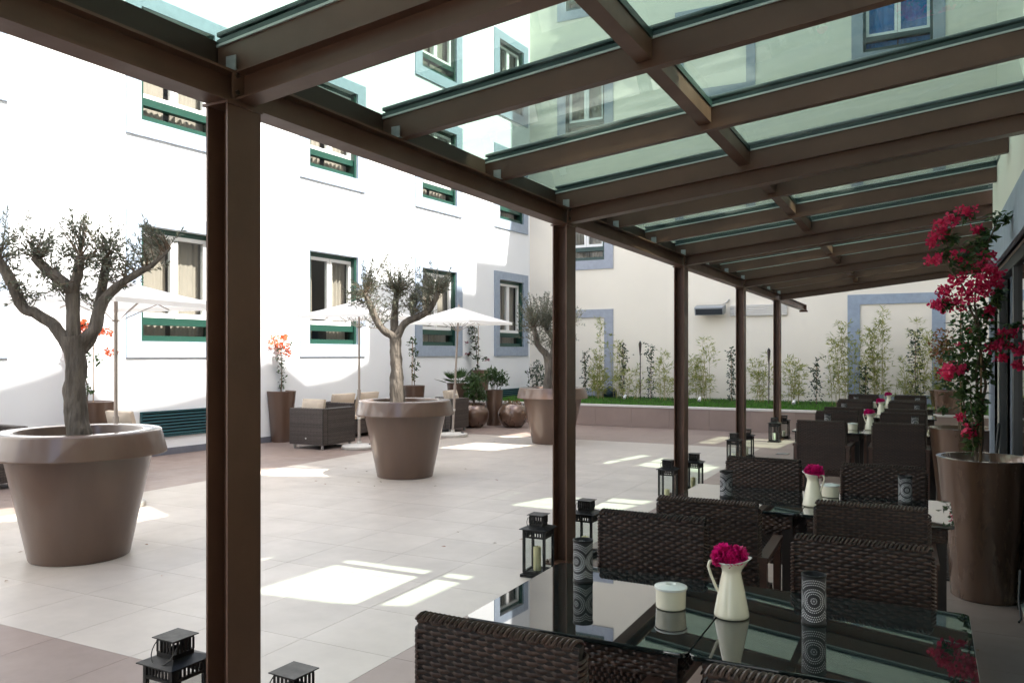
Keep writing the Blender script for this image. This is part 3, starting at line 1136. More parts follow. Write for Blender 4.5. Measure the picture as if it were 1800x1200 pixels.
def make_chair(label, loc, rz):
    t = thing('wicker_armchair', label, 'chair', loc, rz, 'dark wicker dining chairs round the tables')
    hw = CW / 2
    # backrest: core, two woven faces, braided edges; leans back slightly
    b = MB()
    b.box(-hw + .004, hw - .004, -.013, .013, CT0 + .004, CT1 - .008)
    br = b.build('backrest', 'wicker_core', t)
    b = MB()
    weave(b, (-hw, -.0165, CT0), (1, 0, 0), (0, 0, 1), (0, -1, 0), CW, CT1 - CT0 - .006, 0.0215, 0.0122)
    weave(b, (hw, .0165, CT0), (-1, 0, 0), (0, 0, 1), (0, 1, 0), CW, CT1 - CT0 - .006, 0.0215, 0.0122)
    b.build('weave', 'wicker', br, smooth=70)
    b = MB()
    braid(b, (-hw, 0, CT1 - .011), (1, 0, 0), (0, -1, 0), (0, 0, 1), CW - .005, .0175, .0135, .0052)
    braid(b, (-hw + .006, 0, CT0), (0, 0, 1), (0, -1, 0), (-1, 0, 0), CT1 - CT0 - .02, .0165, .0125, .0048)
    braid(b, (hw - .006, 0, CT0), (0, 0, 1), (0, -1, 0), (1, 0, 0), CT1 - CT0 - .02, .0165, .0125, .0048)
    b.build('braided_edge', 'wicker', br, smooth=70)
    # seat
    b = MB()
    b.box(-hw + .012, hw - .012, .018, .45, .372, .428)
    st = b.build('seat', 'wicker_core', t)
    b = MB()
    weave(b, (-hw + .008, .016, .431), (0, 1, 0), (1, 0, 0), (0, 0, 1), .44, CW - .016, 0.026, 0.0115)
    weave(b, (-hw + .008, .4535, .364), (1, 0, 0), (0, 0, 1), (0, 1, 0), CW - .016, .066, 0.0115, 0.0165)
    weave(b, (-hw + .008, .012, .364), (1, 0, 0), (0, 0, 1), (0, -1, 0), CW - .016, .066, 0.0115, 0.0165)
    weave(b, (-hw + .0085, .45, .364), (0, -1, 0), (0, 0, 1), (-1, 0, 0), .43, .066, 0.0115, 0.0165)
    weave(b, (hw - .0085, .016, .364), (0, 1, 0), (0, 0, 1), (1, 0, 0), .43, .066, 0.0115, 0.0165)
    b.build('weave', 'wicker', st, smooth=70)
    for s in (-1, 1):
        x = s * (hw + .016)
        b = MB()                       # front leg, runs up to the arm
        b.box(x - .0155, x + .0155, .405, .440, 0, .6335)
        b.build('leg', 'wood_arm', t, bevel=.003)
        b = MB()
        b.box(x - .0155, x + .0155, -.016, .018, 0, .6335)
        b.build('leg', 'wood_arm', t, bevel=.003)
        b = MB()                       # flat wooden arm
        b.box(x - .022, x + .022, -.02, .455, .634, .656)
        b.build('armrest', 'wood_arm', t, bevel=.006, seg=2)
        b = MB()
        b.box(x - .008, x + .008, .0181, .4049, .385, .415)
        b.build('seat_rail', 'wood_arm', t)
        b = MB()
        b.box(x - .008, x + .008, .0181, .4049, .16, .18)
        b.build('stretcher', 'wood_arm', t)
    return t


TBL = {}
ROWY = [2.375, 4.40, 8.78, 10.97, 12.83]
ORD = ['nearest', 'second', 'third', 'fourth', 'farthest']
TX = (-1.192, 0.112)
TW = (TX[1] - TX[0]) / 2 - .0015


def make_table(label, loc):
    t = thing('glass_table', label, 'table', loc, 0, 'square glass tables in pairs under the pergola')
    hx, hy = TW / 2, .345
    b = MB()
    # rounded square glass top
    pts = []
    rc = 0.022
    for (cx, cy, a0) in ((hx - rc, hy - rc, 0), (-hx + rc, hy - rc, PI / 2), (-hx + rc, -hy + rc, PI), (hx - rc, -hy + rc, 1.5 * PI)):
        for i in range(6):
            a = a0 + PI / 2 * i / 5
            pts.append((cx + rc * math.cos(a), cy + rc * math.sin(a)))
    n = len(pts)
    b.v = [(x * .997, y * .997, .7265) for x, y in pts] + [(x, y, .7285) for x, y in pts] + [(x, y, .7375) for x, y in pts] + [(x * .996, y * .996, .74) for x, y in pts]
    b.f = [tuple(range(n - 1, -1, -1)), tuple(range(3 * n, 4 * n))]
    for k_ in range(3):
        b.f += [(k_ * n + i, k_ * n + (i + 1) % n, (k_ + 1) * n + (i + 1) % n, (k_ + 1) * n + i) for i in range(n)]
    b.build('tabletop', 'table_glass', t, smooth=30)
    b = MB()
    b.box(-hx + .03, hx - .03, -hy + .03, hy - .03, .7, .7262)
    b.build('frame', 'table_frame', t)
    b = MB()
    x, y = hx - .03, hy - .03
    weave(b, (-x, -y - .003, .655), (1, 0, 0), (0, 0, 1), (0, -1, 0), 2 * x, .07, .02, .0125)
    weave(b, (x, y + .003, .655), (-1, 0, 0), (0, 0, 1), (0, 1, 0), 2 * x, .07, .02, .0125)
    weave(b, (-x - .003, y, .655), (0, -1, 0), (0, 0, 1), (-1, 0, 0), 2 * y, .07, .02, .0125)
    weave(b, (x + .003, -y, .655), (0, 1, 0), (0, 0, 1), (1, 0, 0), 2 * y, .07, .02, .0125)
    b.build('woven_apron', 'wicker', t, smooth=70)
    for sx in (-1, 1):
        for sy in (-1, 1):
            b = MB()
            b.box(sx * (hx - .055) - .024, sx * (hx - .055) + .024, sy * (hy - .055) - .024, sy * (hy - .055) + .024, 0, .7)
            b.build('leg', 'table_frame', t, bevel=.003)
    return t


T0 = None
CH0 = None
for ri, ry in enumerate(ROWY):
    for si, sx in enumerate((TX[0] + TW / 2, TX[1] - TW / 2)):
        side = ('left', 'right')[si]
        lb = '%s half of the %s pair of black glass tables' % (side, ORD[ri])
        if T0 is None:
            T0 = make_table(lb, (sx, ry, 0))
        else:
            dup(T0, lb, (sx, ry, 0))
        cxx = (-0.865, -0.215)[si]
        dn = (0.735, 0.84, 0.735, 0.78, 0.75)[ri]
        df = (0.69, 0.60, 0.72, 0.78, 0.77)[ri]
        for facing, yy, rz in (('back', ry - dn, 0), ('front', ry + df, PI)):
            j = (R(rnd.uniform(-2.2, 2.2)), rnd.uniform(-.012, .012), rnd.uniform(-.02, .02))
            if ri == 0 and si == 1 and facing == 'back':
                j = (R(-1.0), 0.04, -0.015)
            if ri == 0 and facing == 'front':
                j = (R(-1.5 if si == 0 else -2.0), -.09 if si == 0 else .02, (.0, -.12)[si])
            if ri == 1 and facing == 'back':
                j = (R(1.5), .03 if si == 0 else .01, (-.08, .12)[si])
            lb = 'dark wicker chair %s side of the %s table pair, %s of the two' % ('on the near' if facing == 'back' else 'on the far', ORD[ri], side)
            loc = (cxx + j[1], yy + j[2], 0)
            if CH0 is None:
                CH0 = make_chair(lb, loc, rz + j[0])
            else:
                dup(CH0, lb, loc, rz + j[0])


# ---- things on the tables
def make_holder(label, loc, rz):
    t = thing('candle_holder', label, 'candle holder', loc, rz, 'patterned candle holders on the tables')
    b = MB()
    r_ = .0325
    b.lathe([(r_, 0), (r_ + .001, .002), (r_ + .001, .005), (r_, .007), (r_, .131), (r_ + .001, .133), (r_ + .001, .137), (r_, .139), (r_ - .003, .139), (r_ - .003, .07), (0.002, .07)], 40)
    b.build('can', 'mandala', t, smooth=40)
    b = MB()
    b.lathe([(r_ + .0015, 0), (r_ + .0015, .005)], 40)
    b.build('foot_ring', 'lantern', t, smooth=40)
    b = MB()
    b.lathe([(r_ + .0015, .1335), (r_ + .0015, .1385), (r_ - .002, .1392), (r_ - .0025, .1335)], 40, close=False)
    b.build('rim', 'lantern', t, smooth=40)
    b = MB()
    b.lathe([(.018, .071), (.018, .088), (.002, .087)], 16)
    b.build('tealight', 'ceramic', t, smooth=40)
    return t


def make_ashtray(label, loc):
    t = thing('ashtray', label, 'ashtray', loc, 0, 'white lidded ashtrays on the tables')
    b = MB()
    b.lathe([(.041, 0), (.044, .003), (.0455, .05), (.046, .056), (.043, .057), (.042, .01), (.002, .008)], 36)
    b.build('bowl', 'enamel', t, smooth=40)
    b = MB()
    b.lathe([(.0485, .0575), (.0495, .060), (.0485, .064), (.030, .0685), (.016, .0705), (.0135, .068), (.0125, .060), (.030, .058)], 36, close=False)
    b.build('lid', 'ceramic', t, smooth=50)
    b = MB()
    b.lathe([(.0, .0612), (.0128, .0612)], 18, close=False)
    b.build('lid_hole', 'black_hole', t)
    return t


def make_jug(label, loc, rz):
    t = thing('enamel_jug', label, 'jug', loc, rz, 'cream enamel jugs with pink flowers')
    b = MB()
    prof = [(.046, 0), (.0495, .003), (.0495, .010), (.046, .03), (.0375, .075), (.0285, .118), (.0265, .128), (.0275, .136), (.034, .150), (.0405, .160)]
    n = 40
    base = len(b.v)
    for r_, z in prof + [(.0395, .1602), (.033, .149), (.026, .136), (.025, .125)]:
        for j in range(n):
            a = 2 * PI * j / n
            # spout: the rim is pulled out and up towards +x
            k_ = max(0, (z - .13) / .03)
            pull = max(0, math.cos(a)) ** 3 * .016 * k_
            b.v.append(((r_ + pull) * math.cos(a), (r_ + pull * .2) * math.sin(a), z + pull * .45 + .004 * k_ * math.cos(a)))
    m_ = len(prof) + 4
    for i in range(m_ - 1):
        for j in range(n):
            q, w_ = base + i * n + j, base + i * n + (j + 1) % n
            b.f.append((q, w_, w_ + n, q + n))
    b.f.append(tuple(base + j for j in range(n - 1, -1, -1)))
    b.build('body', 'enamel', t, smooth=50)
    b = MB()
    pts = [(-.034, 0, .150), (-.050, 0, .160), (-.062, 0, .157), (-.066, 0, .143), (-.060, 0, .122), (-.050, 0, .097), (-.042, 0, .078), (-.037, 0, .070)]
    # flat strap handle
    for k_, p in enumerate(pts[:-1]):
        q = pts[k_ + 1]
        b.tube([p, q], .0042, 8)
    for p in pts:
        b.lathe([(.0015, -.0042), (.0036, -.0022), (.0042, 0), (.0036, .0022), (.0015, .0042)], 8, p)
    b.build('handle', 'enamel', t, smooth=60)
    b = MB()
    ringpts = []
    for j in range(n + 1):
        a = 2 * PI * j / n
        pull = max(0, math.cos(a)) ** 3 * .016
        ringpts.append(((.0405 + pull) * math.cos(a), (.0405 + pull * .2) * math.sin(a), .160 + pull * .45 + .004 * math.cos(a)))
    b.tube(ringpts, .0016, 6, cap=False)
    b.build('rim', 'ceramic', t, smooth=60)
    return t


def make_flowers(label, loc, rz):
    t = thing('flower_bunch', label, 'flowers', loc, rz, 'bunches of magenta flowers in the jugs')
    rr = random.Random(11)
    heads = [(-.024, .004, .177, .028), (.018, -.004, .175, .026), (.0, .017, .172, .024), (-.002, -.020, .168, .021), (-.038, -.006, .163, .016)]
    for hx, hy, hz, hr in heads:
        b = MB()
        c = Vector((hx, hy, hz))
        for i in range(230):
            d = Vector((rr.gauss(0, 1), rr.gauss(0, 1), rr.gauss(0.25, 1))).normalized()
            lay = rr.uniform(.25, 1.0)
            p = c + d * hr * lay * .78
            up = Vector((rr.gauss(0, 1), rr.gauss(0, 1), rr.gauss(0, 1))).normalized()
            td = (d + up * .65).normalized()
            s = td.cross(up).normalized()
            L = hr * .62
            W = hr * .62
            e1, e2, e3 = (rr.uniform(-.12, .12) * hr for _ in range(3))
            n0 = len(b.v)
            b.v += [tuple(p), tuple(p + td * L * .6 + s * W * .55 + d * e1), tuple(p + td * L + s * W * .22 + d * e2), tuple(p + td * L * .9 - s * W * .2 + d * e3), tuple(p + td * L * .6 - s * W * .55)]
            b.f += [(n0, n0 + 1, n0 + 2), (n0, n0 + 2, n0 + 3), (n0, n0 + 3, n0 + 4)]
        b.build('flower_head', 'carnation', t)
    b = MB()
    for hx, hy, hz, hr in heads:
        b.tube([(hx * .2, hy * .2, .045), (hx * .6, hy * .6, .13), (hx, hy, hz)], .0016, 5)
    b.build('stalk', 'leaf', t)
    return t


H0 = make_holder('black patterned candle holder on the nearest table, at its left edge', (-1.025, 2.53, .7405), R(-112))
H1 = dup(H0, 'black candle holder with a round white lace print, right of the nearest jug', (-0.283, 2.43, .7405), R(-83))
A0 = make_ashtray('white lidded ashtray left of the jug on the nearest table', (-0.683, 2.385, .7405))
J0 = make_jug('cream enamel jug with its handle to the left on the nearest table', (-0.503, 2.385, .7405), R(20))
F0 = make_flowers('magenta flower bunch in the jug on the nearest table', (-0.503, 2.385, .7405), R(20))
EX = [
    (4.40, (-0.948, 4.36), (-0.095, 4.60), (-0.455, 4.62), (-0.505, 4.30), R(150), R(-75)),
    (8.78, (-0.91, 8.98), (-0.10, 9.02), (-0.655, 8.80), (-0.50, 8.86), R(-15), R(-75)),
    (10.97, (-0.93, 11.1), (-0.10, 11.12), (-0.70, 11.02), (-0.50, 11.08), R(-15), R(-75)),
    (12.83, (-0.92, 12.95), (-0.11, 12.96), (-0.69, 12.86), (-0.48, 12.92), R(-15), R(-75)),
]
for i, (ry, c1, c2, ap, jp, jr, hr_) in enumerate(EX):
    nm = ORD[i + 1]
    dup(H0, 'patterned candle holder on the left half of the %s table pair' % nm, (*c1, .7405), R(-20 + 30 * i))
    dup(H0, 'patterned candle holder on the right half of the %s table pair' % nm, (*c2, .7405), hr_)
    dup(A0, 'white lidded ashtray beside the jug on the %s table pair' % nm, (*ap, .7405))
    dup(J0, 'cream enamel jug in the middle of the %s table pair' % nm, (*jp, .7405), jr)
    dup(F0, 'magenta flower bunch in the jug on the %s table pair' % nm, (*jp, .7405), jr)


# ================================================================== POTS
def olive_pot(label, loc):
    t = thing('olive_pot', label, 'plant pot', loc, 0, 'huge brown pots holding the olive trees')
    b = MB()
    b.lathe([(.33, 0), (.338, .003), (.342, .012), (.413, .36), (.497, .76), (.503, .79), (.30, .80), (.30, .70)], 72)
    b.build('body', 'pot', t, smooth=35)
    b = MB()
    b.lathe([(.505, .764), (.594, .757), (.599, .759), (.601, .764), (.600, .772), (.563, .918), (.559, .929), (.553, .934), (.545, .936), (.440, .936), (.431, .933), (.427, .925), (.42, .70)], 96, close=False)
    b.build('rim', 'pot', t, smooth=35)
    b = MB()
    b.lathe([(0.001, .845), (.2, .84), (.45, .83)], 40, close=False)
    b.build('soil', 'soil', t, smooth=60)
    return t


OP = olive_pot('nearest and largest looking olive tree pot, left of the big post', (-5.62, 3.92, 0))
dup(OP, 'middle olive tree pot between the two nearest posts', (-5.72, 8.30, 0))
dup(OP, 'farthest olive tree pot, partly behind the second post', (-5.63, 12.52, 0))


# ---- olive trees: local frame u across the view, z up
def L3(u, z, wd):
    q = U * u + V * wd
    return Vector((q.x, q.y, z))


def olive(label, loc, trunk, limbs, tips, seed, nleaf, spread, zmax):
    rr = random.Random(seed)
    t = thing('olive_tree', label, 'tree', loc, 0, 'pruned olive trees in the huge pots')

    def smooth_path(p, n=5):
        P_ = [Vector(q) for q in p]
        outp = []
        for i in range(len(P_) - 1):
            p0, p1, p2, p3 = P_[max(i - 1, 0)], P_[i], P_[i + 1], P_[min(i + 2, len(P_) - 1)]
            for k_ in range(n):
                s = k_ / n
                outp.append(0.5 * ((2 * p1) + (p2 - p0) * s + (2 * p0 - 5 * p1 + 4 * p2 - p3) * s * s + (3 * p1 - p0 - 3 * p2 + p3) * s ** 3))
        outp.append(P_[-1])
        return outp

    def radii(rs, n):
        m_ = len(rs) - 1
        return [rs[min(int(i / (n - 1) * m_), m_ - 1)] + (rs[min(int(i / (n - 1) * m_) + 1, m_)] - rs[min(int(i / (n - 1) * m_), m_ - 1)]) * (i / (n - 1) * m_ - min(int(i / (n - 1) * m_), m_ - 1)) for i in range(n)]
    b = MB()
    pts, rs = trunk
    pp = smooth_path([L3(u, z, wd) for u, z, wd in pts], 7)
    b.tube(pp, radii(rs, len(pp)), 28, wob=0.24)
    b.build('trunk', 'bark', t, smooth=70)
    ends = []
    for pts, rs in limbs:
        b = MB()
        pp = smooth_path([L3(u, z, wd) for u, z, wd in pts], 6)
        b.tube(pp, radii(rs, len(pp)), 16, wob=0.20)
        b.build('limb', 'bark', t, smooth=70)
        for q in pp[len(pp) // 2:]:
            ends.append(q)
    # twigs start on the upper limbs and carry paired narrow leaves
    tw, lf = MB(), MB()
    n_tw = 0
    count = 0
    while count < nleaf and n_tw < 900:
        n_tw += 1
        if rr.random() < 0.75 and tips:
            (tu, tz, twd, tr) = rr.choice(tips)
            target = L3(tu + rr.gauss(0, tr * 1.15), tz + rr.gauss(.02, tr * 1.0), twd + rr.gauss(0, tr * 1.3))
            start = min(ends, key=lambda e: (e - target).length + rr.uniform(0, .12))
        else:
            start = rr.choice(ends)
            target = start + Vector((rr.gauss(0, .5), rr.gauss(0, .5), rr.uniform(.2, 1.0))).normalized() * rr.uniform(.10, spread)
        if target.z > zmax:
            target.z = zmax - rr.uniform(0, .15)
        d = target - start
        if d.length > .55:
            start = target - d.normalized() * rr.uniform(.25, .5)
            d = target - start
        mid = start + d * .5 + Vector((rr.gauss(0, .03), rr.gauss(0, .03), rr.uniform(-.03, .05)))
        tw.tube([start, mid, target], [.0042, .003, .0013], 4, cap=False)
        steps = max(3, int(d.length / .021))
        for k_ in range(steps):
            s = (k_ + 1) / steps
            if s < .22:
                continue
            p = (start * (1 - s) ** 2 + mid * 2 * s * (1 - s) + target * s * s)
            if rr.random() < .12:
                continue
            ax = d.normalized()
            for side in (-1, 1):
                o_ = ax.orthogonal().normalized()
                o_.rotate(Matrix.Rotation(rr.uniform(0, 2 * PI), 3, ax))
                ld = (ax * rr.uniform(.3, .9) + o_ * side * rr.uniform(.5, 1.0)).normalized()
                lf.leaf(p, ld, Vector((rr.gauss(0, 1), rr.gauss(0, 1), rr.gauss(0, 1))), rr.uniform(.030, .052), rr.uniform(.010, .016), .15)
                count += 1
        tip_d = (d.normalized() + Vector((0, 0, .4))).normalized()
        lf.leaf(target, tip_d, V, .045, .011, .1)
    tw.build('twigs', 'stem', t, kind='stuff')
    lf.build('leaves', 'olive_leaf', t, kind='stuff')
    return t


rw = lambda l, w0, w1: [(u, z, w0 + (w1 - w0) * i / max(1, len(l) - 1)) for i, (u, z) in enumerate(l)]
T1 = {'tr': [(-0.02, 0.80), (-0.013, 0.87), (-0.03, 1.077), (-0.035, 1.25), (-0.026, 1.422), (-0.047, 1.63)], 'a': [(-0.06, 1.50), (-0.099, 1.595), (-0.186, 1.716), (-0.298, 1.798), (-0.38, 1.841), (-0.436, 1.97), (-0.475, 2.074), (-0.539, 2.199)], 'b': [(-0.05, 1.53), (-0.056, 1.604), (-0.06, 1.798), (-0.069, 1.91), (-0.065, 1.99)], 'b1': [(-0.062, 1.93), (-0.075, 1.985), (-0.112, 2.039), (-0.207, 2.117), (-0.285, 2.212)], 'b2': [(-0.065, 1.94), (-0.05, 1.99), (-0.009, 2.061), (0.035, 2.221)], 'c': [(0.0, 1.52), (0.03, 1.595), (0.047, 1.681), (0.06, 1.841), (0.065, 1.979), (0.095, 2.255)], 'd': [(-0.02, 1.50), (0.004, 1.578), (0.073, 1.66), (0.108, 1.716), (0.121, 1.819), (0.173, 1.936), (0.302, 2.048), (0.427, 2.13), (0.496, 2.169), (0.634, 2.303)]}
olive('nearest olive tree with five bare pruned limbs in the large pot at far left', (-5.62, 3.92, 0),
      ([(u, z, 0) for u, z in T1['tr']], [.108, .088, .078, .074, .072, .073]),
      [(rw(T1['a'], 0, -.12), [.045, .050, .043, .040, .039, .038, .037, .034]), (rw(T1['b'], 0, .02), [.052, .053, .046, .050, .044]),
       (rw(T1['b1'], .02, -.10), [.03, .042, .040, .036, .032]), (rw(T1['b2'], .02, -.06), [.03, .042, .038, .032]),
       (rw(T1['c'], 0.03, .22), [.04, .045, .040, .036, .036, .028]), (rw(T1['d'], 0, .10), [.044, .048, .045, .042, .040, .036, .031, .025, .018, .006])],
      [(-.50, 2.30, -.1, .07), (-.42, 2.38, 0, .09), (-.34, 2.30, -.1, .09), (-.47, 2.10, -.12, .08), (-.36, 2.12, .05, .10), (-.40, 1.92, -.1, .06), (-.18, 2.30, 0, .08), (-.16, 2.10, -.05, .09), (-.05, 2.35, .1, .09), (.06, 2.38, .15, .09), (.10, 2.18, .2, .09), (.18, 2.28, .1, .08), (.04, 2.10, .05, .09), (.40, 2.30, .1, .06), (.36, 2.18, .1, .06), (.45, 2.42, .1, .03), (.20, 2.05, .15, .05), (.0, 2.48, 0, .05), (-.28, 2.0, -.1, .06)],
      21, 4000, .35, 2.56)
T2 = {'tr': [(-0.09, 0.80), (-0.091, 0.904), (-0.105, 1.163), (-0.105, 1.304), (-0.119, 1.605), (-0.126, 1.74)], 'a': [(-0.12, 1.63), (-0.147, 1.711), (-0.218, 1.76), (-0.316, 1.865), (-0.386, 2.026), (-0.477, 2.237)], 'b': [(-0.125, 1.63), (-0.133, 1.725), (-0.14, 1.935), (-0.133, 2.075), (-0.119, 2.251)], 'c': [(-0.12, 1.63), (-0.091, 1.725), (-0.035, 1.83), (0.056, 1.914), (0.225, 1.984), (0.337, 2.096), (0.414, 2.251)], 'd': [(0.06, 1.90), (0.091, 1.94), (0.091, 2.005), (0.049, 2.111)]}
olive('middle olive tree with three spreading limbs in the pot between two posts', (-5.72, 8.30, 0),
      ([(u, z, 0) for u, z in T2['tr']], [.095, .085, .078, .074, .068, .068]),
      [(rw(T2['a'], 0, -.1), [.045, .05, .046, .044, .040, .030]), (rw(T2['b'], 0, .1), [.045, .052, .046, .042, .034]),
       (rw(T2['c'], 0, -.05), [.045, .048, .046, .044, .042, .038, .028]), (rw(T2['d'], 0, .05), [.02, .026, .024, .018])],
      [(-.62, 2.22, -.1, .08), (-.52, 2.34, -.1, .09), (-.55, 2.12, -.1, .07), (-.42, 2.48, 0, .08), (-.40, 2.28, 0, .09), (-.30, 2.58, 0, .07), (-.28, 2.38, .1, .09), (-.16, 2.52, .0, .09), (-.14, 2.32, .1, .09), (-.05, 2.62, .05, .06), (-.02, 2.42, .1, .09), (.08, 2.50, .1, .08), (.06, 2.28, .1, .09), (.18, 2.38, 0, .08), (.30, 2.34, -.05, .08), (.24, 2.22, 0, .07), (.42, 2.34, -.05, .07), (.54, 2.36, -.05, .05), (-.30, 2.14, -.05, .09), (.12, 2.14, .0, .06)],
      22, 5200, .35, 2.74)
T3 = {'tr': [(-0.058, 0.80), (-0.058, 0.892), (-0.048, 1.133), (-0.048, 1.326), (-0.048, 1.46)], 'a': [(-.055, 1.36), (-0.077, 1.404), (-0.125, 1.519), (-0.241, 1.645), (-0.318, 1.954)], 'b': [(-.04, 1.37), (-0.029, 1.423), (0.01, 1.539), (0.019, 1.741), (-0.125, 1.954)], 'c': [(-.04, 1.37), (.04, 1.5), (.15, 1.68), (.28, 1.95)]}
olive('farthest olive tree with a dense silvery crown behind the second post', (-5.63, 12.52, 0),
      ([(u, z, 0) for u, z in T3['tr']], [.105, .10, .092, .088, .08]),
      [(rw(T3['a'], 0, -.1), [.055, .06, .055, .05, .036]), (rw(T3['b'], 0, .1), [.05, .055, .05, .044, .03]), (rw(T3['c'], 0, 0), [.05, .05, .045, .03])],
      [(-.40, 2.25, 0, .12), (-.25, 2.35, 0, .13), (-.1, 2.30, .1, .14), (.1, 2.35, 0, .13), (.28, 2.25, 0, .12), (-.42, 2.02, -.1, .10), (-.2, 2.1, 0, .12), (.05, 2.1, .1, .12), (.25, 2.05, 0, .12)],
      23, 6200, .4, 2.55)


def tall_pot(name, label, loc, rt, rb, h, mat='pot', group='tall tapered brown planters'):
    t = thing(name, label, 'plant pot', loc, rnd.uniform(0, 6), group)
    b = MB()
    b.lathe([(rb - .006, 0), (rb, .006), (rb + (rt - rb) * .30, h * .38), (rb + (rt - rb) * .72, h * .76), (rt - .002, h - .012), (rt, h - .004), (rt - .004, h), (rt - .028, h), (rt - .034, h - .006), (rt - .045, h - .12)], 64, close=False)
    b.f.append(tuple(range(63, -1, -1)))
    b.build('body', mat, t, smooth=40)
    b = MB()
    b.lathe([(.001, h - .05), (rt * .5, h - .055), (rt - .036, h - .06)], 32, close=False)
    b.build('soil', 'soil', t, smooth=60)
    return t


tall_pot('tall_planter', 'tall glossy brown planter at the right, nearest to the tables', (.335, 5.81, 0), .282, .200, .862, 'pot_metal')
tall_pot('tall_planter', 'second tall brown planter from the right, behind the nearest one', (.30, 8.05, 0), .282, .200, .862, 'pot_metal')
tall_pot('tall_planter', 'farthest tall brown planter beside the last tables, flaring at the top', (.33, 16.3, 0), .282, .180, .862, 'pot_metal')
tall_pot('tall_planter', 'tall brown planter with orange flowers behind the wicker armchair', (-9.85, 10.58, 0), .25, .168, .868)
tall_pot('tall_planter', 'brown planter against the white wall behind the nearest olive tree', (-9.64, 6.95, 0), .235, .165, .884)
tall_pot('tall_planter', 'brown planter at the wall just behind the middle olive tree trunk', (-9.36, 13.9, 0), .225, .16, .857)
tall_pot('tall_planter', 'brown planter holding the fan palm beside the far parasol pole', (-8.82, 14.75, 0), .235, .165, .884)
tall_pot('tall_planter', 'tallest brown planter at the back with a climbing vine', (-9.30, 16.55, 0), .225, .16, 1.127)
tall_pot('tall_planter', 'slim brown planter with a leafy shrub between the two round bowls', (-8.13, 15.08, 0), .195, .155, .744)


def bowl(label, loc):
    t = thing('bowl_planter', label, 'plant pot', loc, 0, 'round shiny bronze bowl planters')
    b = MB()
    pr = []
    for i in range(15):
        a = R(-58 + (58 + 50) * i / 14)
        pr.append((.315 * math.cos(a), .267 + .315 * math.sin(a) * (.98 if a < 0 else .86)))
    pr += [(pr[-1][0] - .012, pr[-1][1] + .004), (pr[-1][0] - .03, pr[-1][1] - .02)]
    b.lathe(pr, 56, close=False)
    b.f.append(tuple(range(55, -1, -1)))
    b.build('body', 'pot_metal', t, smooth=50)
    b = MB()
    b.lathe([(.001, .45), (.1, .445), (.195, .43)], 24, close=False)
    b.build('soil', 'soil', t, smooth=60)
    return t


bw = bowl('round bronze bowl planter with a green bush, left of the pair', (-8.25, 14.43, 0))
dup(bw, 'round bronze bowl planter with low plants, right of the pair', (-7.55, 14.83, 0))


# ================================================================== PLANTS
def leaf_cloud(mb, c, r, n, L, W, rr, up=0.3):
    for _ in range(n):
        while True:
            p = Vector((rr.uniform(-1, 1), rr.uniform(-1, 1), rr.uniform(-1, 1)))
            if p.length < 1:
                break
        p = Vector((p.x * r[0], p.y * r[1], p.z * r[2])) + Vector(c)
        d = Vector((rr.gauss(0, 1), rr.gauss(0, 1), rr.gauss(up, .7)))
        mb.leaf(p, d, Vector((rr.gauss(0, .5), rr.gauss(0, .5), 1)), L * rr.uniform(.7, 1.25), W * rr.uniform(.75, 1.2), .2)


def bract(mb, c, rr, s):
    """one papery bougainvillea flower: three bracts round an axis"""
    ax = Vector((rr.gauss(0, 1), rr.gauss(0, 1), rr.gauss(0.2, .8))).normalized()
    o_ = ax.orthogonal().normalized()
    o_.rotate(Matrix.Rotation(rr.uniform(0, 6.28), 3, ax))
    n0 = len(mb.v)
    for k_ in range(3):
        d = o_.copy()
        d.rotate(Matrix.Rotation(k_ * 2 * PI / 3, 3, ax))
        q = ax.cross(d)
        mb.v += [tuple(c), tuple(c + (d * .55 + ax * .30 + q * .42) * s), tuple(c + (d * 1.0 + ax * .42) * s), tuple(c + (d * .55 + ax * .30 - q * .42) * s)]
        a = n0 + k_ * 4
        mb.f += [(a, a + 1, a + 2), (a, a + 2, a + 3)]


def bougainvillea(label, loc, z0, fl, lf, stems, seed, fmat, lmat='leaf', dens=1.0, ls=.05, fs=.026, stake=True, group='bougainvilleas trained up stakes', name='bougainvillea'):
    rr = random.Random(seed)
    t = thing(name, label, 'plant', loc, 0, group)
    if stake:
        b = MB()
        b.tube([L3(-.04, z0 - .04, .0), L3(-.035, z0 + stake, .0)], .0065, 8)
        b.build('stake', 'stake', t, smooth=60)
    b = MB()
    for pts, r0 in stems:
        pp = [L3(*p) for p in pts]
        q = []
        for i in range(len(pp) - 1):
            for k_ in range(4):
                s = k_ / 4
                q.append(pp[i].lerp(pp[i + 1], s) + Vector((rr.gauss(0, .006), rr.gauss(0, .006), 0)))
        q.append(pp[-1])
        b.tube(q, [r0 * (1 - .75 * i / len(q)) for i in range(len(q))], 6)
    b.build('stem', 'stem', t, smooth=60)
    b = MB()
    for (u, z, ru, rz_) in lf:
        c = L3(u, z, rr.gauss(0, .04))
        leaf_cloud(b, c, (ru, max(.04, ru * .9), rz_), int(dens * (30 + 5200 * ru * rz_)), ls, ls * .62, rr, -.1)
    b.build('leaves', lmat, t, kind='stuff')
    b = MB()
    for (u, z, ru, rz_) in fl:
        n = int(dens * (9 + 9500 * ru * rz_))
        wd = rr.gauss(0, .06)
        for _ in range(n):
            p = L3(u + rr.uniform(-1, 1) * ru, z + rr.uniform(-1, 1) * rz_, wd + rr.uniform(-1, 1) * ru)
            bract(b, p, rr, fs * rr.uniform(.8, 1.25))
    if b.v:
        b.build('flowers', fmat, t, kind='stuff')
    return t


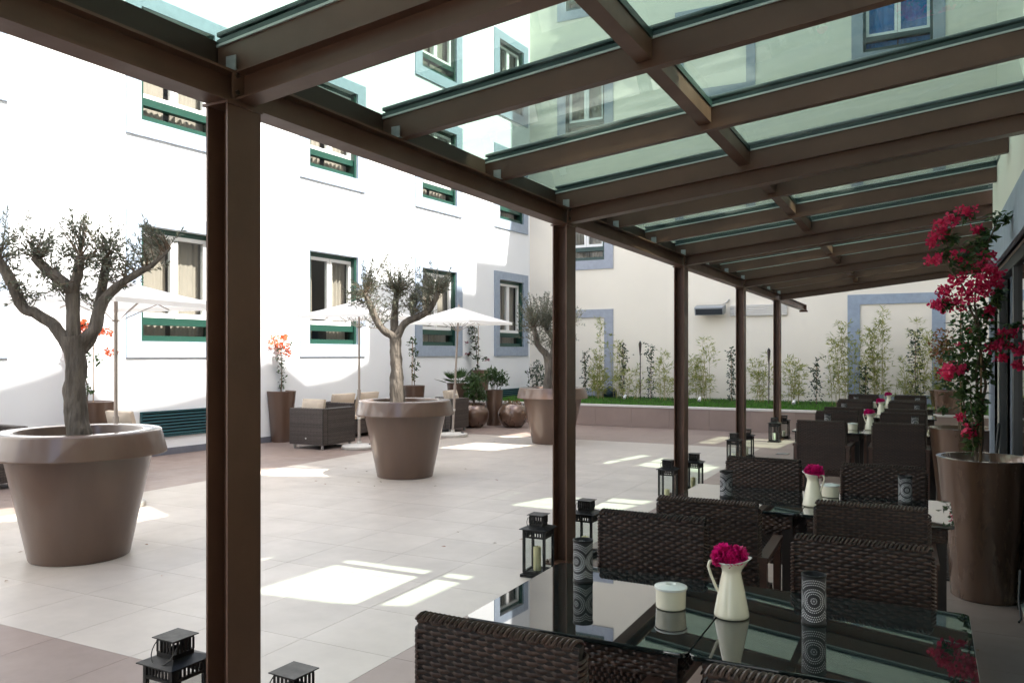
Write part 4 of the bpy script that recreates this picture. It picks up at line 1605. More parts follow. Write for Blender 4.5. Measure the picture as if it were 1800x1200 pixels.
FL = [(-0.281, 2.244, 0.049, 0.042), (-0.298, 2.286, 0.042, 0.028), (-0.316, 2.191, 0.028, 0.021), (-0.158, 2.367, 0.042, 0.028), (-0.235, 2.332, 0.021, 0.018), (-0.333, 2.086, 0.042, 0.025), (-0.035, 2.279, 0.025, 0.018), (-0.123, 2.104, 0.063, 0.032), (0.018, 2.114, 0.035, 0.021), (-0.07, 2.033, 0.077, 0.042), (-0.158, 1.963, 0.049, 0.035), (0.0, 1.963, 0.049, 0.049), (-0.246, 1.875, 0.042, 0.049), (-0.193, 1.858, 0.049, 0.042), (-0.105, 1.928, 0.056, 0.042), (-0.018, 1.911, 0.042, 0.042), (-0.34, 1.805, 0.032, 0.021), (-0.263, 1.788, 0.028, 0.021), (-0.158, 1.805, 0.042, 0.028), (0.07, 1.753, 0.025, 0.021), (0.011, 1.77, 0.021, 0.014), (0.018, 1.542, 0.042, 0.021), (0.105, 1.56, 0.035, 0.025), (0.175, 1.535, 0.035, 0.028), (0.123, 1.63, 0.049, 0.018), (0.2, 1.437, 0.028, 0.025), (0.151, 1.479, 0.028, 0.018), (-0.263, 1.384, 0.035, 0.035), (-0.298, 1.409, 0.021, 0.018), (-0.158, 1.402, 0.035, 0.018), (-0.109, 1.107, 0.021, 0.018), (-0.102, 1.026, 0.032, 0.032)]
LF = [(-0.123, 2.068, 0.11, 0.08), (-0.053, 2.174, 0.06, 0.05), (0.07, 2.332, 0.07, 0.05), (0.018, 2.244, 0.05, 0.04), (-0.035, 1.718, 0.09, 0.10), (-0.018, 1.542, 0.10, 0.12), (-0.123, 1.577, 0.06, 0.08), (-0.053, 1.367, 0.085, 0.10), (-0.158, 1.437, 0.06, 0.10), (0.035, 1.788, 0.07, 0.07), (0.123, 1.577, 0.08, 0.06), (0.193, 1.665, 0.035, 0.028), (0.018, 1.402, 0.07, 0.07), (-0.14, 1.261, 0.053, 0.07), (-0.081, 1.086, 0.045, 0.08), (-0.088, 0.946, 0.035, 0.07), (-0.263, 1.805, 0.042, 0.021), (-0.246, 2.209, 0.05, 0.04), (-0.158, 2.349, 0.06, 0.02), (-0.256, 2.121, 0.018, 0.035), (0.088, 1.858, 0.035, 0.056), (-.05, 1.20, .04, .08)]
bougainvillea('magenta bougainvillea climbing high from the nearest tall planter at the right', (.335, 5.81, 0), .80, FL, LF,
              [([(-.06, .80, 0), (-.055, 1.1, .02), (-.04, 1.5, 0), (-.06, 1.9, .02), (.0, 2.2, 0), (.08, 2.36, 0)], .011),
               ([(-.03, .80, .02), (-.02, 1.2, 0), (-.03, 1.6, .02), (-.12, 1.85, 0), (-.25, 2.08, 0), (-.28, 2.25, 0), (-.16, 2.38, 0)], .010),
               ([(-.07, .80, -.02), (-.09, 1.0, 0), (-.1, 1.3, 0), (-.2, 1.42, -.02)], .006), ([(-.03, 1.4, 0), (.05, 1.55, 0), (.17, 1.58, 0), (.2, 1.44, 0)], .005),
               ([(-.04, 1.8, 0), (-.2, 1.8, 0), (-.34, 1.8, 0)], .004)], 31, 'magenta', 'leaf_mid', dens=1.15, stake=.75)
bougainvillea('greener bougainvillea with few flowers in the second tall planter', (.30, 8.05, 0), .80,
              [(-.05, 1.55, .05, .03), (.02, 1.7, .04, .03), (-.1, 1.4, .03, .03)],
              [(-.02, 1.75, .13, .16), (-.05, 1.5, .15, .16), (-.08, 1.25, .12, .14), (0, 1.1, .08, .12), (-.22, 1.02, .06, .03), (.02, .95, .05, .09)],
              [([(-.05, .80, 0), (-.03, 1.2, 0), (-.02, 1.85, 0)], .010), ([(0, .8, 0), (-.1, 1.0, 0), (-.25, 1.03, 0)], .004), ([(.02, .80, .03), (0, 1.3, .03), (.05, 1.7, 0)], .008)], 32, 'magenta', 'leaf', dens=.8, ls=.055, fs=.03, stake=1.2)
bougainvillea('reddish green shrub in the farthest tall planter at the right', (.33, 16.3, 0), .80, [],
              [(-.02, 1.75, .20, .22), (.0, 1.45, .24, .20), (.0, 1.15, .22, .18), (-.1, 1.6, .2, .2)],
              [([(0, .80, 0), (-.05, 1.2, 0), (-.06, 1.8, 0)], .010), ([(0, .80, 0), (.08, 1.2, 0), (.1, 1.7, 0)], .009)], 33, 'magenta', 'leaf_red', dens=.55, ls=.075, stake=False, name='shrub', group='leafy shrubs in pots')
bougainvillea('orange flowered bougainvillea with a narrow green stem behind the wicker armchair', (-9.85, 10.58, 0), .82,
              [(-.03, 1.74, .13, .07), (.07, 1.60, .08, .09), (-.12, 1.66, .09, .05), (.03, 1.80, .08, .04), (-.24, 1.82, .05, .03), (.12, 1.50, .05, .05)],
              [(0, 1.42, .10, .10), (0, 1.25, .085, .10), (.01, 1.08, .06, .10), (0, .95, .05, .07), (.0, 1.6, .12, .08), (.15, 1.68, .05, .03)],
              [([(0, .80, 0), (.01, 1.2, 0), (0, 1.7, 0)], .012), ([(0, 1.5, 0), (.08, 1.7, 0), (.2, 1.7, 0)], .005)], 34, 'orange', 'leaf', dens=.48, ls=.05, fs=.036, stake=False)
bougainvillea('orange flowered bougainvillea half hidden behind the nearest olive tree', (-9.64, 6.95, 0), .84,
              [(.10, 2.12, .06, .03), (-.16, 1.85, .12, .09), (.06, 1.80, .10, .05), (.12, 1.52, .06, .04), (.02, 1.95, .04, .02), (-.26, 1.78, .06, .08)],
              [(-.15, 1.62, .10, .12), (-.12, 1.40, .08, .12), (-.18, 1.20, .07, .10), (-.10, 1.02, .06, .10), (.03, 1.42, .05, .07), (-.05, 1.75, .07, .05), (-.2, 1.9, .06, .05)],
              [([(-.1, .80, 0), (-.14, 1.3, 0), (-.15, 1.8, 0), (-.02, 2.0, 0), (.1, 2.12, 0)], .010), ([(-.13, 1.3, 0), (0, 1.45, 0), (.12, 1.52, 0)], .005)], 35, 'orange', 'leaf', dens=.6, ls=.06, fs=.04, stake=.9)
bougainvillea('thin green climber on a stake behind the middle olive trunk', (-9.36, 13.9, 0), .81, [],
              [(-.03, 1.75, .09, .12), (-.02, 1.5, .10, .12), (0, 1.25, .09, .12), (.0, 1.02, .05, .10)],
              [([(0, .78, 0), (.01, 1.2, 0), (-.03, 1.8, 0)], .010)], 36, 'magenta', 'leaf', dens=.5, ls=.07, stake=.95)
bougainvillea('tall vine with a few dark pink flowers rising behind the far parasol', (-9.30, 16.55, 0), 1.08,
              [(-.32, 1.75, .05, .04), (-.3, 1.5, .06, .02), (.18, 1.36, .05, .02)],
              [(-.12, 2.25, .13, .10), (-.16, 2.05, .14, .12), (-.12, 1.85, .12, .12), (-.1, 1.65, .09, .10), (-.08, 1.42, .07, .09), (-.25, 1.5, .08, .04), (.12, 1.38, .06, .04), (-.06, 1.2, .04, .07)],
              [([(-.02, 1.05, 0), (-.06, 1.4, 0), (-.12, 2.0, 0), (-.14, 2.35, 0)], .014), ([(-.08, 1.4, 0), (.05, 1.45, 0), (.2, 1.35, 0)], .005)], 37, 'old_rose', 'leaf_dark', dens=.40, ls=.085, fs=.030, stake=1.1)


def bush(name, label, loc, clouds, seed, lmat, ls, dens, group):
    rr = random.Random(seed)
    t = thing(name, label, 'plant', loc, 0, group)
    b, s = MB(), MB()
    for (x, y, z, rx, rz_) in clouds:
        leaf_cloud(b, (x, y, z), (rx, rx, rz_), int(dens * (40 + 3800 * rx * rz_)), ls, ls * .42, rr, .8)
        s.tube([(0, 0, .42), (x * .5, y * .5, z * .6 + .1), (x, y, z)], [.012, .008, .003], 5)
    s.build('stem', 'stem', t)
    b.build('leaves', lmat, t, kind='stuff')
    return t


bush('shrub', 'dense green bush growing out of the left round bowl', (-8.25, 14.43, 0),
     [(0, 0, .66, .22, .16), (-.08, .05, .82, .22, .16), (.1, -.05, .85, .18, .18), (0, 0, 1.0, .20, .12), (-.15, 0, .60, .12, .1), (.17, .05, .62, .12, .12)], 41, 'leaf', .085, 1.0, 'leafy shrubs in pots')
bush('shrub', 'bright green shrub filling the slim planter between the bowls', (-8.13, 15.08, 0),
     [(0, 0, .92, .22, .14), (.12, 0, 1.03, .18, .12), (-.12, .05, 1.02, .17, .12), (.2, 0, .9, .14, .1), (0, -.1, 1.1, .15, .1)], 42, 'leaf', .085, 1.0, 'leafy shrubs in pots')
bush('shrub', 'low reddish ground plants in the right round bowl', (-7.55, 14.83, 0),
     [(0, 0, .48, .17, .05), (-.08, -.05, .50, .1, .05), (.08, .05, .49, .1, .05)], 43, 'leaf_red', .05, 1.0, 'leafy shrubs in pots')
bush('shrub', 'loose blue green shrub in the corner behind the farthest olive tree', (-8.78, 18.5, 0),
     [(0, 0, .75, .22, .2), (-.12, 0, 1.0, .16, .16), (.1, 0, 1.05, .18, .18), (0, .05, 1.2, .12, .12), (.2, 0, .85, .12, .15)], 44, 'leaf_dark', .08, .55, 'leafy shrubs in pots')

# fan palm
t = thing('fan_palm', 'fan palm with spiky leaves in the planter beside the far parasol pole', 'plant', (-8.82, 14.75, 0))
rr = random.Random(50)
for i in range(15):
    b = MB()
    a = 2 * PI * i / 15 + rr.uniform(-.2, .2)
    el = rr.uniform(.15, 1.2)
    L = rr.uniform(.18, .36)
    base = Vector((0, 0, .84))
    hub = base + Vector((math.cos(a) * math.cos(el), math.sin(a) * math.cos(el), math.sin(el))) * L
    d0 = (hub - base).normalized()
    b.tube([base, base.lerp(hub, .5) + Vector((0, 0, .02)), hub], [.006, .005, .004], 5)
    sd = d0.cross(Vector((0, 0, 1))).normalized()
    nn = sd.cross(d0)
    for k_ in range(13):
        q = -1.25 + 2.5 * k_ / 12
        dd = (d0 * math.cos(q) + sd * math.sin(q) + nn * .12).normalized()
        b.leaf(hub, dd, nn, .25 * (1 - .25 * abs(q) / 1.25) * rr.uniform(.9, 1.1), .022, .3)
    b.build('frond', 'leaf', t)


# ================================================================== PLANTED BED AT THE FAR END
PBED = thing('raised_bed', 'long raised planting bed clad in brown panels with a pale coping', 'planter', (-4.0, 16.0, 0))
OFB = (-4.0, 16.0, 0)
y0, ht = 15.98, .405
mb = MB()
mb.box(-9.4, .95, y0 + .016, y0 + .20, 0, ht)
mb.build('core_wall', 'planter', PBED, off=OFB)
x = -9.4
while x < .9:
    x2 = min(x + .80, .95)
    mb = MB()
    mb.box(x + .002, x2 - .002, y0, y0 + .0155, .002, ht - .001)
    mb.build('panel', 'planter', PBED, off=OFB, bevel=.001)
    x = x2
mb = MB()
mb.box(-9.4, .95, y0 - .012, y0 + .22, ht + .001, ht + .036)
mb.build('coping', 'coping', PBED, off=OFB, bevel=.003)
mb = MB()
mb.box(-9.4, 1.28, y0 + .2201, YB - .002, .02, .418)
mb.build('soil', 'soil', PBED, off=OFB)
rr = random.Random(5)
b = MB()
for _ in range(26000):
    xx, yy = rr.uniform(-9.35, 1.2), y0 + .225 + (YB - y0 - .25) * rr.random() ** 1.3
    hh = rr.uniform(.03, .065)
    a = rr.uniform(0, 2 * PI)
    wx, wy = math.cos(a) * .006, math.sin(a) * .006
    lx, ly = rr.gauss(0, .018), rr.gauss(0, .018)
    n0 = len(b.v)
    b.v += [(xx - wx, yy - wy, .418), (xx + wx, yy + wy, .418), (xx + lx, yy + ly, .418 + hh)]
    b.f.append((n0, n0 + 1, n0 + 2))
gr = b.build('grass', 'grass')
gr['kind'] = 'stuff'
tag(gr, 'mown green grass on the raised bed', 'grass')


def bamboo(label, x, ytop, yy, wid, seed, dens=1.0):
    rr = random.Random(seed)
    z0 = .418
    t = thing('bamboo_clump', label, 'plant', (x, yy, z0), 0, 'young bamboo clumps in the raised bed')
    cn, lf = MB(), MB()
    H = ytop - z0
    for k_ in range(int(5 + wid * 10)):
        hx = rr.gauss(0, wid * .30)
        hy = rr.gauss(0, .07)
        lean = rr.gauss(0, wid * .40)
        hh = H * (1.0 if k_ == 0 else rr.uniform(.40, 1.0) * (1 - min(.35, abs(hx + lean) / wid * .22)))
        pts = [Vector((hx, hy, 0)), Vector((hx + lean * .25, hy, hh * .4)), Vector((hx + lean * .6, hy - .02, hh * .75)), Vector((hx + lean, hy - .05, hh))]
        cn.tube(pts, [.006, .005, .0035, .0012], 5, cap=False)
        nb = int(24 * hh * dens)
        for j in range(nb):
            s = rr.uniform(.12, 1.0)
            i0 = min(2, int(s * 3))
            p = pts[i0].lerp(pts[i0 + 1], s * 3 - i0)
            a = rr.uniform(0, 2 * PI)
            bl = rr.uniform(.06, .26) * (1.1 - .45 * s) * (wid / .3) ** .4
            e = p + Vector((math.cos(a) * bl, math.sin(a) * bl * .6, rr.uniform(.02, .12)))
            cn.tube([p, e], [.0018, .001], 3, cap=False)
            for q in range(rr.randint(4, 7)):
                pp = p.lerp(e, rr.uniform(.35, 1.0))
                d = (e - p).normalized() + Vector((rr.gauss(0, .6), rr.gauss(0, .6), rr.gauss(-.25, .5)))
                lf.leaf(pp, d, Vector((rr.gauss(0, .6), rr.gauss(0, .6), 1)), rr.uniform(.07, .13), rr.uniform(.014, .021), .12)
    cn.build('canes', 'cane', t, kind='stuff')
    lf.build('leaves', 'leaf_bamboo', t, kind='stuff')
    return t


def climber(label, x, ytop, yy, wid, seed, cone=False):
    rr = random.Random(seed)
    z0 = .418
    t = thing('climbing_plant', label, 'plant', (x, yy, z0), 0, 'dark climbing plants on stakes in the raised bed')
    H = ytop - z0
    b = MB()
    b.tube([(0, 0, 0), (rr.gauss(0, .01), 0, H * .9)], .007, 6)
    b.build('stake', 'stake', t)
    lf, st = MB(), MB()
    pts = []
    for k_ in range(30):
        s = k_ / 29
        pts.append(Vector((math.cos(s * 18) * .018 + rr.gauss(0, .006), math.sin(s * 18) * .018, s * H)))
    st.tube(pts, .0035, 5)
    n = int(190 * H)
    for j in range(n):
        s = rr.random()
        wv = wid * (1.25 - s if cone else (.55 + .45 * abs(math.sin(s * 7 + seed))))
        p = Vector((rr.gauss(0, wv * .42), rr.gauss(0, wv * .3), s * H * rr.uniform(.96, 1.03)))
        lf.leaf(p, Vector((rr.gauss(0, 1), rr.gauss(-.3, 1), rr.gauss(-.2, .6))), Vector((rr.gauss(0, .7), -1, rr.gauss(.5, .6))), rr.uniform(.045, .075), rr.uniform(.026, .040), .15)
    for _ in range(3):                      # loose shoots
        s = rr.uniform(.7, 1)
        p = Vector((0, 0, s * H))
        e = p + Vector((rr.choice((-1, 1)) * rr.uniform(.1, .22), rr.gauss(0, .05), rr.uniform(0, .12)))
        st.tube([p, p.lerp(e, .5) + Vector((0, 0, .03)), e], .002, 4)
        for q in range(6):
            lf.leaf(p.lerp(e, .3 + .12 * q), Vector((rr.gauss(0, 1), rr.gauss(0, 1), rr.gauss(0, .5))), Vector((0, -1, .4)), .055, .03, .15)
    st.build('stem', 'stem', t)
    lf.build('leaves', 'leaf_dark', t, kind='stuff')
    return t


climber('narrow dark climber at the left end of the bed, beside the second post', -7.44, 1.57, 18.5, .11, 61)
bamboo('tall slim bamboo inside the grey frame at the left end of the bed', -7.14, 2.33, 18.55, .26, 62)
bamboo('low bamboo in front of the left grey frame', -6.90, 1.10, 18.3, .26, 63)
bamboo('sparse bamboo growing across the right jamb of the left grey frame', -6.66, 1.95, 18.6, .20, 64, .6)
climber('dark climber just right of the left grey frame', -6.46, 1.76, 18.5, .15, 65)
bamboo('low bush of bamboo between a climber and the left torch', -6.18, 1.20, 18.3, .34, 66)
climber('dark climber leaning right beside the left torch', -5.78, 1.73, 18.5, .15, 67)
bamboo('loose bamboo left of the third post', -5.36, 1.55, 18.4, .36, 68)
bamboo('low bamboo partly hidden by the third post', -4.92, 1.32, 18.4, .26, 69)
bamboo('broad bamboo clump right of the third post, below the heater', -4.52, 1.80, 18.4, .42, 70)
climber('thin dark climber standing alone left of the fourth post', -3.90, 1.66, 18.5, .12, 71)
bamboo('broad low bamboo right of the fourth post', -3.36, 1.47, 18.4, .38, 72)
bamboo('medium bamboo clump just right of the fifth post', -2.50, 1.42, 18.3, .38, 73)
climber('dark cone shaped climber near the end of the brown bed wall', -2.08, 1.40, 18.3, .17, 74, cone=True)
bamboo('tall bamboo left of the big blue grey frame', -1.60, 2.10, 18.35, .34, 75)
bamboo('wispy bamboo across the left jamb of the big frame', -1.22, 1.95, 18.6, .28, 76, .6)
bamboo('tallest bamboo, in the middle of the big blue grey frame', -.84, 2.42, 18.4, .38, 77)
bamboo('short bamboo beside the tallest one in the big frame', -.42, 1.30, 18.4, .26, 78, .7)
climber('dark leafy climber in the right part of the big frame', -.20, 1.95, 18.4, .22, 79)
bamboo('wispy bamboo behind the dark climber in the big frame', -.08, 2.25, 18.6, .32, 80, .7)
bamboo('bamboo at the right end of the bed, near the farthest planter', .30, 1.85, 18.4, .34, 81)
climber('low dark climber at the foot of the big frame', -1.12, 1.25, 18.3, .14, 82)

for i, (x, yy, zt, lb) in enumerate(((-5.86, 17.95, 1.79, 'dark garden torch standing among the plants left of the third post'), (-2.99, 17.9, 1.62, 'dark garden torch standing in front of the fifth post bamboo'))):
    t = thing('garden_torch', lb, 'torch', (x, yy, .418), 0, 'bamboo garden torches in the bed')
    H = zt - .418
    b = MB()
    b.tube([(0, 0, 0), (.004, 0, H - .3)], .011, 8)
    for k_ in range(4):
        b.lathe([(.0115, -.006), (.0145, 0), (.0115, .006)], 8, (.002, 0, .2 + k_ * .22), close=False)
    b.build('pole', 'bamboo_dark', t, smooth=60)
    b = MB()
    b.lathe([(.012, H - .32), (.022, H - .22), (.034, H - .08), (.036, H - .05), (.030, H - .045)], 14)
    b.build('basket', 'bamboo_dark', t, smooth=60)
    b = MB()
    b.lathe([(.030, H - .046), (.026, H - .02), (.010, H - .005), (.008, H + .012)], 12)
    b.build('snuffer', 'lantern', t, smooth=60)

for x, yy, lb in ((-6.25, 18.0, 'small white spot lamp left of the first torch'), (-4.45, 17.8, 'small white spot lamp under the heater bamboo'), (-2.44, 17.6, 'small white spot lamp right of the fifth post')):
    t = thing('spot_lamp', lb, 'lamp', (x, yy, .418), 0, 'small white spot lamps in the grass')
    b = MB()
    b.tube([(0, 0, 0), (0, 0, .06)], .008, 8)
    b.build('spike', 'rubber', t)
    b = MB()
    b.tube([(0, -.045, .055), (0, .0, .085), (0, .045, .115)], [.034, .036, .030], 16)
    b.build('head', 'ceramic', t, smooth=50)
    b = MB()
    b.tube([(0, -.046, .0545), (0, -.049, .0525)], [.027, .027], 14)
    b.build('lens', 'lantern_glass', t)

t = thing('coiled_bag', 'dark blue bag lying at the foot of the left grey frame', 'bag', (-6.93, 18.85, .43))
b = MB()
pr = [(.02, 0), (.15, .01), (.19, .07), (.18, .15), (.12, .22), (.05, .25), (.03, .28)]
b.lathe(pr, 20)
b.v = [(x * (1 + .18 * noise.noise(Vector((x * 9, y * 9, z * 9)))), y * (1 + .18 * noise.noise(Vector((y * 9, z * 9, x * 9)))), z) for x, y, z in b.v]
b.build('sack', 'navy', t, smooth=70)
b = MB()
ring(b, (0, 0, .29), .05, .008, (1, 0, 0), (0, 0, 1), 0, PI)
b.build('strap', 'rubber', t)

# heater and duct on the back wall
t = thing('patio_heater', 'grey wall mounted patio heater tilted down on the far cream wall', 'heater', (-4.55, YB, 2.52))
b = MB()
prof = [(-.10, .08), (-.14, -.04), (-.33, -.105), (-.39, .065), (-.375, .09), (-.12, .15)]
n = len(prof)
for sx in (-.34, .34):
    b.v += [(sx, y, z) for y, z in prof]
b.f = [tuple(range(n - 1, -1, -1)), tuple(range(n, 2 * n))] + [(i, (i + 1) % n, n + (i + 1) % n, n + i) for i in range(n)]
b.build('casing', 'heater', t, bevel=.006)
b = MB()
b.add([(-.31, -.339, -.092), (.31, -.339, -.092), (.31, -.384, .036), (-.31, -.384, .036), (-.31, -.347, -.094), (.31, -.347, -.094), (.31, -.392, .034), (-.31, -.392, .034)],
      [(0, 1, 2, 3), (7, 6, 5, 4), (0, 4, 5, 1), (1, 5, 6, 2), (2, 6, 7, 3), (3, 7, 4, 0)])
b.build('element', 'heater_dark', t)
b = MB()
b.tube([(.26, -.24, .10), (.30, -.12, .16), (.34, -.03, .20)], .014, 8)
b.tube([(.34, -.03, .20), (.40, -.01, .27)], .018, 8)
b.tube([(-.26, -.22, .11), (-.26, -.01, .10)], .014, 8)
b.build('bracket', 'zinc', t)
t = thing('ribbed_duct', 'pale ribbed duct running along the far wall right of the heater', 'duct', (-3.5, YB, 2.52))
b = MB()
b.box(-.62, .66, -.05, -.002, -.13, .13)
b.build('body', 'duct', t)
b = MB()
for k_ in range(6):
    z = -.11 + k_ * .042
    b.tube([(-.62, -.052, z), (.66, -.052, z)], .010, 8)
b.build('rib', 'duct', t, smooth=60)

# ================================================================== PARASOLS
def parasol(label, loc, side, rz, H=2.35, drop=.27, tilt=(0, 0)):
    t = thing('parasol', label, 'parasol', loc, rz, 'white square parasols along the white wall')
    b = MB()
    b.lathe([(.262, 0), (.272, .012), (.272, .045), (.255, .060), (.06, .078), (.035, .082), (.034, .12), (.027, .122), (.02, .11)], 40)
    bs = b.build('base', 'stone_base', t, smooth=40)
    b = MB()
    b.tube([(.15, .05, .0735), (.19, .07, .0705)], .012, 8)
    b.build('carry_grip', 'rubber', bs)
    top = Vector((tilt[0], tilt[1], H))
    f_ = lambda s: Vector((tilt[0] * s, tilt[1] * s, .08 + (H - .08) * s))
    b = MB()
    b.tube([f_(0), f_(.36)], .023, 14)
    b.tube([f_(.36), f_(.985)], .0185, 14)
    b.tube([f_(.33), f_(.375)], .028, 14)
    b.build('pole', 'pole', t, smooth=50)
    b = MB()
    b.tube([f_(.30) + Vector((.02, 0, 0)), f_(.30) + Vector((.055, 0, 0))], .012, 8)
    b.tube([f_(.17) + Vector((.0, 0, 0)), f_(.185)], .030, 12)
    b.build('clamp', 'duct', t, smooth=50)
    hs = side / 2
    b = MB()
    n = 10
    idx = {}
    for i in range(-n, n + 1):
        for j in range(-n, n + 1):
            a, c = i / n, j / n
            m_ = max(abs(a), abs(c))
            mn = min(abs(a), abs(c))
            z = H - drop * m_ - .018 * math.sin(PI * m_) * (1 - mn / max(m_, 1e-6)) - .012 * math.sin(m_ * PI)
            sc_ = 1 - .035 * (1 - (mn / max(m_, 1e-6))) * m_
            idx[i, j] = len(b.v)
            b.v.append((a * hs * sc_ + tilt[0], c * hs * sc_ + tilt[1], z))
    for i in range(-n, n):
        for j in range(-n, n):
            b.f.append((idx[i, j], idx[i + 1, j], idx[i + 1, j + 1], idx[i, j + 1]))
    # hem
    per = [(i, -n) for i in range(-n, n)] + [(n, j) for j in range(-n, n)] + [(i, n) for i in range(n, -n, -1)] + [(-n, j) for j in range(n, -n, -1)]
    h0 = len(b.v)
    for q in per:
        x_, y_, z_ = b.v[idx[q]]
        b.v.append((x_, y_, z_ - .045))
    for k_ in range(len(per)):
        b.f.append((idx[per[k_]], h0 + k_, h0 + (k_ + 1) % len(per), idx[per[(k_ + 1) % len(per)]]))
    b.build('canopy', 'fabric', t, smooth=40)
    b = MB()
    b.lathe([(.03, H + .004), (.028, H + .012), (.012, H + .02), (.014, H + .035), (.004, H + .048)], 14, (tilt[0], tilt[1], 0))
    b.build('finial', 'pole', t, smooth=50)
    for sx, sy in ((1, 1), (1, -1), (-1, 1), (-1, -1), (1, 0), (-1, 0), (0, 1), (0, -1)):
        b = MB()
        b.tube([top + Vector((0, 0, -.05)), Vector((sx * hs * .96 + tilt[0], sy * hs * .96 + tilt[1], H - drop - .03))], .006, 5)
        b.tube([f_(.80), Vector((sx * hs * .5 + tilt[0], sy * hs * .5 + tilt[1], H - drop * .5 - .045))], .005, 5)
        b.build('rib', 'pole', t)
    return t


parasol('white parasol behind the nearest olive tree at the left', (-7.10, 5.33, 0), 1.50, R(8), H=2.24, drop=.24)
parasol('middle white parasol above the wicker armchair', (-8.02, 10.36, 0), 1.36, R(4), H=2.36, drop=.26)
parasol('far white parasol with a leaning pole near the round bowls', (-7.68, 12.66, 0), 1.42, R(-4), H=2.36, drop=.28, tilt=(.10, .05))


# ================================================================== LOUNGE FURNITURE
def wicker_box(mb, x0, x1, y0_, y1, z0, z1):
    e = .004
    weave(mb, (x0, y0_ - e, z0), (1, 0, 0), (0, 0, 1), (0, -1, 0), x1 - x0, z1 - z0, .030, .014, .003)
    weave(mb, (x1, y1 + e, z0), (-1, 0, 0), (0, 0, 1), (0, 1, 0), x1 - x0, z1 - z0, .030, .014, .003)
    weave(mb, (x1 + e, y0_, z0), (0, 1, 0), (0, 0, 1), (1, 0, 0), y1 - y0_, z1 - z0, .030, .014, .003)
    weave(mb, (x0 - e, y1, z0), (0, -1, 0), (0, 0, 1), (-1, 0, 0), y1 - y0_, z1 - z0, .030, .014, .003)
    weave(mb, (x0, y0_, z1 + e), (1, 0, 0), (0, 1, 0), (0, 0, 1), x1 - x0, y1 - y0_, .030, .02, .003)


def lounge(name, label, cat, loc, W, D, rz, H=.635, tag_on=False):
    """box-shaped wicker seat: back along -y, open towards +y"""
    t = thing(name, label, cat, loc, rz, 'grey brown wicker lounge seats')
    th = .11
    hw, hd = W / 2, D / 2
    for nm, bx in (('backrest', (-hw, hw, -hd, -hd + th, .07, H)), ('armrest', (-hw, -hw + th, -hd + th + .002, hd, .07, H)), ('armrest', (hw - th, hw, -hd + th + .002, hd, .07, H)), ('seat', (-hw + th + .002, hw - th - .002, -hd + th + .002, hd, .07, .30))):
        b = MB()
        b.box(*bx)
        o = b.build(nm, 'wicker_core', t)
        b = MB()
        wicker_box(b, *bx)
        b.build('weave', 'wicker_grey', o, smooth=70)
    for sx in (-1, 1):
        for sy in (-1, 1):
            b = MB()
            b.lathe([(.02, 0), (.022, .01), (.026, .069)], 12, (sx * (hw - .06), sy * (hd - .06), 0))
            b.build('foot', 'zinc', t, smooth=40)
    if tag_on:
        b = MB()
        b.add([(-.02, -hd - .009, .17), (0, -hd - .009, .155), (.02, -hd - .009, .17), (0, -hd - .009, .185)], [(0, 1, 2, 3)])
        b.build('maker_tag', 'ceramic', t)
    return t


def cushion(label, loc, size, rot, group='beige lounge cushions'):
    sx, sy, sz = size
    b = MB()
    n = 8
    idx = {}
    for s in (1, -1):
        for i in range(n + 1):
            for j in range(n + 1):
                a, c = -1 + 2 * i / n, -1 + 2 * j / n
                puff = (max(0, 1 - abs(a) ** 4) * max(0, 1 - abs(c) ** 4)) ** .35
                idx[s, i, j] = len(b.v)
                b.v.append((a * sx / 2, c * sy / 2, s * sz / 2 * (.35 + .65 * puff)))
        for i in range(n):
            for j in range(n):
                q = (idx[s, i, j], idx[s, i + 1, j], idx[s, i + 1, j + 1], idx[s, i, j + 1])
                b.f.append(q if s == 1 else q[::-1])
    per = [(i, 0) for i in range(n)] + [(n, j) for j in range(n)] + [(i, n) for i in range(n, 0, -1)] + [(0, j) for j in range(n, 0, -1)]
    for k_ in range(len(per)):
        p, q = per[k_], per[(k_ + 1) % len(per)]
        b.f.append((idx[1, p[0], p[1]], idx[-1, p[0], p[1]], idx[-1, q[0], q[1]], idx[1, q[0], q[1]]))
    o = b.build('cushion', 'cushion', smooth=50)
    o.location = loc
    o.rotation_euler = rot
    return tag(o, label, 'cushion', group)


lounge('lounge_armchair', 'square wicker lounge armchair turned away beside the middle parasol pole', 'armchair', (-8.72, 10.32, 0), .68, .80, 0, tag_on=True)
cushion('beige cushion sticking up from the wicker armchair by the middle parasol', (-8.74, 10.10, .58), (.44, .40, .14), (R(78), 0, 0))
cushion('flat beige seat cushion inside the armchair by the middle parasol', (-8.72, 10.38, .355), (.42, .60, .10), (0, 0, 0))
lounge('lounge_sofa', 'wicker lounge sofa against the white wall behind the armchair', 'sofa', (-9.50, 12.35, 0), 1.62, .78, R(-90), H=.62)
cushion('left beige back cushion of the wicker sofa by the wall', (-9.66, 11.96, .54), (.62, .46, .15), (R(76), 0, R(-90)))
cushion('right beige back cushion of the wicker sofa by the wall', (-9.63, 12.66, .54), (.62, .46, .15), (R(76), 0, R(-90)))
cushion('long beige seat cushion of the wicker sofa', (-9.42, 12.33, .355), (1.34, .58, .11), (0, 0, R(-90)))
lounge('lounge_armchair', 'wicker lounge armchair left of the far parasol pole behind the olive pot', 'armchair', (-8.42, 13.55, 0), .68, .72, R(90))
cushion('beige cushion on top of the armchair by the far parasol', (-8.22, 13.52, .60), (.44, .40, .15), (R(75), 0, R(90)))
lounge('lounge_armchair', 'wicker lounge armchair behind the nearest olive pot, half hidden', 'armchair', (-9.05, 6.62, 0), .68, .74, R(180), H=.60)
cushion('beige cushion showing above the rim of the nearest olive pot', (-8.98, 6.84, .58), (.46, .42, .15), (R(75), 0, R(180)))
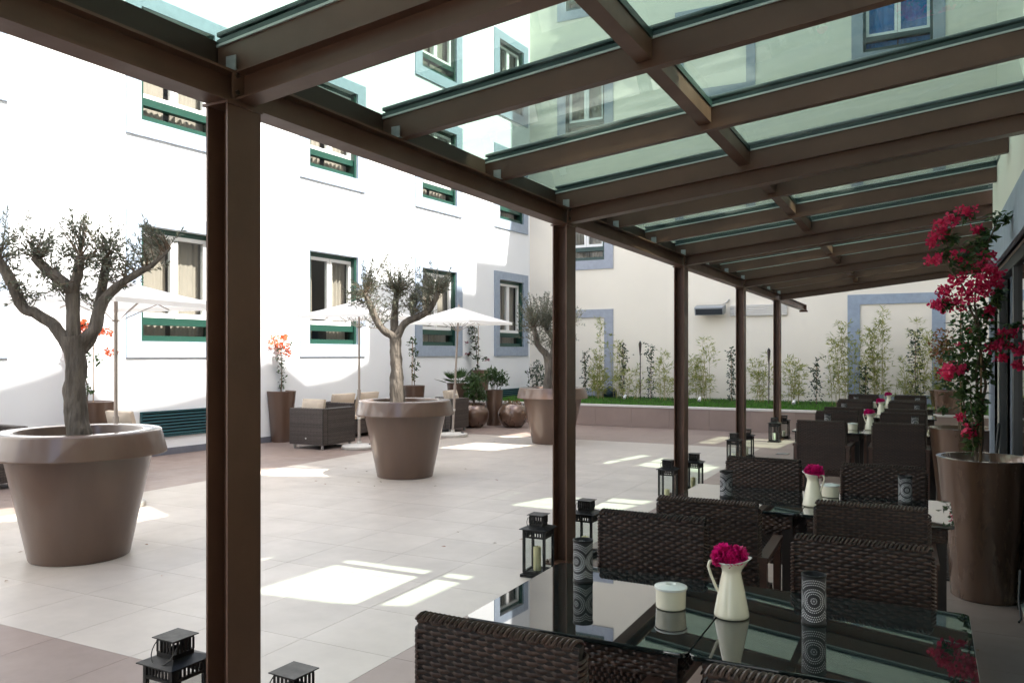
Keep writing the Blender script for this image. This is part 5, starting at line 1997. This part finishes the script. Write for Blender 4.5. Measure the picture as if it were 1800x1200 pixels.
lounge('lounge_armchair', 'wicker lounge armchair at the left picture edge behind the big pot', 'armchair', (-9.45, 5.35, 0), .70, .72, R(-90), H=.68)

# ================================================================== SMALL THINGS ON THE RIGHT
t = thing('door_mat', 'dark coarse coir mat in front of the glazed doors', 'mat', (.02, 6.9, .001))
b = MB()
b.box(-.42, .42, -.82, .86, 0, .014)
b.build('border', 'rubber', t, bevel=.004)
b = MB()
rr = random.Random(8)
for i in range(42):
    for j in range(84):
        x_, y_ = -.40 + .8 * (i + .5) / 42 + rr.gauss(0, .004), -.80 + 1.64 * (j + .5) / 84 + rr.gauss(0, .004)
        h_ = rr.uniform(.018, .026)
        n0 = len(b.v)
        b.v += [(x_ - .009, y_ - .009, .0142), (x_ + .009, y_ - .009, .0142), (x_ + .009, y_ + .009, .0142), (x_ - .009, y_ + .009, .0142), (x_ + rr.gauss(0, .004), y_ + rr.gauss(0, .004), h_)]
        b.f += [(n0, n0 + 1, n0 + 4), (n0 + 1, n0 + 2, n0 + 4), (n0 + 2, n0 + 3, n0 + 4), (n0 + 3, n0, n0 + 4)]
b.build('pile', 'mat', t, kind='stuff')

b = MB()
pts = []
for i in range(25):
    s = i / 24
    pts.append((.40 + .075 * math.sin(s * PI * .9), 6.75 + .25 * s, .02 + .98 * math.sin(s * PI) ** .8 * (1 if s < .5 else .98)))
b.tube(pts, .008, 8)
o = b.build('irrigation_hose', 'rubber', smooth=60)
tag(o, 'black hose looping up beside the second tall planter at the doors', 'hose')
b = MB()
b.tube([(.46, 5.30, .01), (.475, 5.35, .012), (.47, 5.42, .10), (.482, 5.5, .25), (.48, 5.56, .012), (.49, 5.7, .01)], .006, 8)
o = b.build('black_cable', 'rubber', smooth=60)
tag(o, 'black cable on the floor right of the nearest tall planter', 'cable')

# dry leaves blown onto the paving
rr = random.Random(77)
b = MB()
for cx_, cy_, n_ in ((-5.62, 3.92, 10), (-5.72, 8.3, 12), (-5.63, 12.5, 8), (-9.4, 10.0, 5), (-3.2, 6.2, 5), (0.1, 5.4, 6)):
    for _ in range(n_):
        a = rr.uniform(0, 2 * PI)
        q = rr.uniform(.42, 1.25)
        p = Vector((cx_ + q * math.cos(a), cy_ + q * math.sin(a), rr.uniform(.002, .006)))
        b.leaf(p, Vector((rr.gauss(0, 1), rr.gauss(0, 1), rr.uniform(0, .15))), Vector((0, 0, 1)), rr.uniform(.03, .055), rr.uniform(.011, .02), .25)
o = b.build('fallen_leaves', 'leaf_red')
o['kind'] = 'stuff'
tag(o, 'few dry leaves scattered on the paving round the pots', 'leaves')
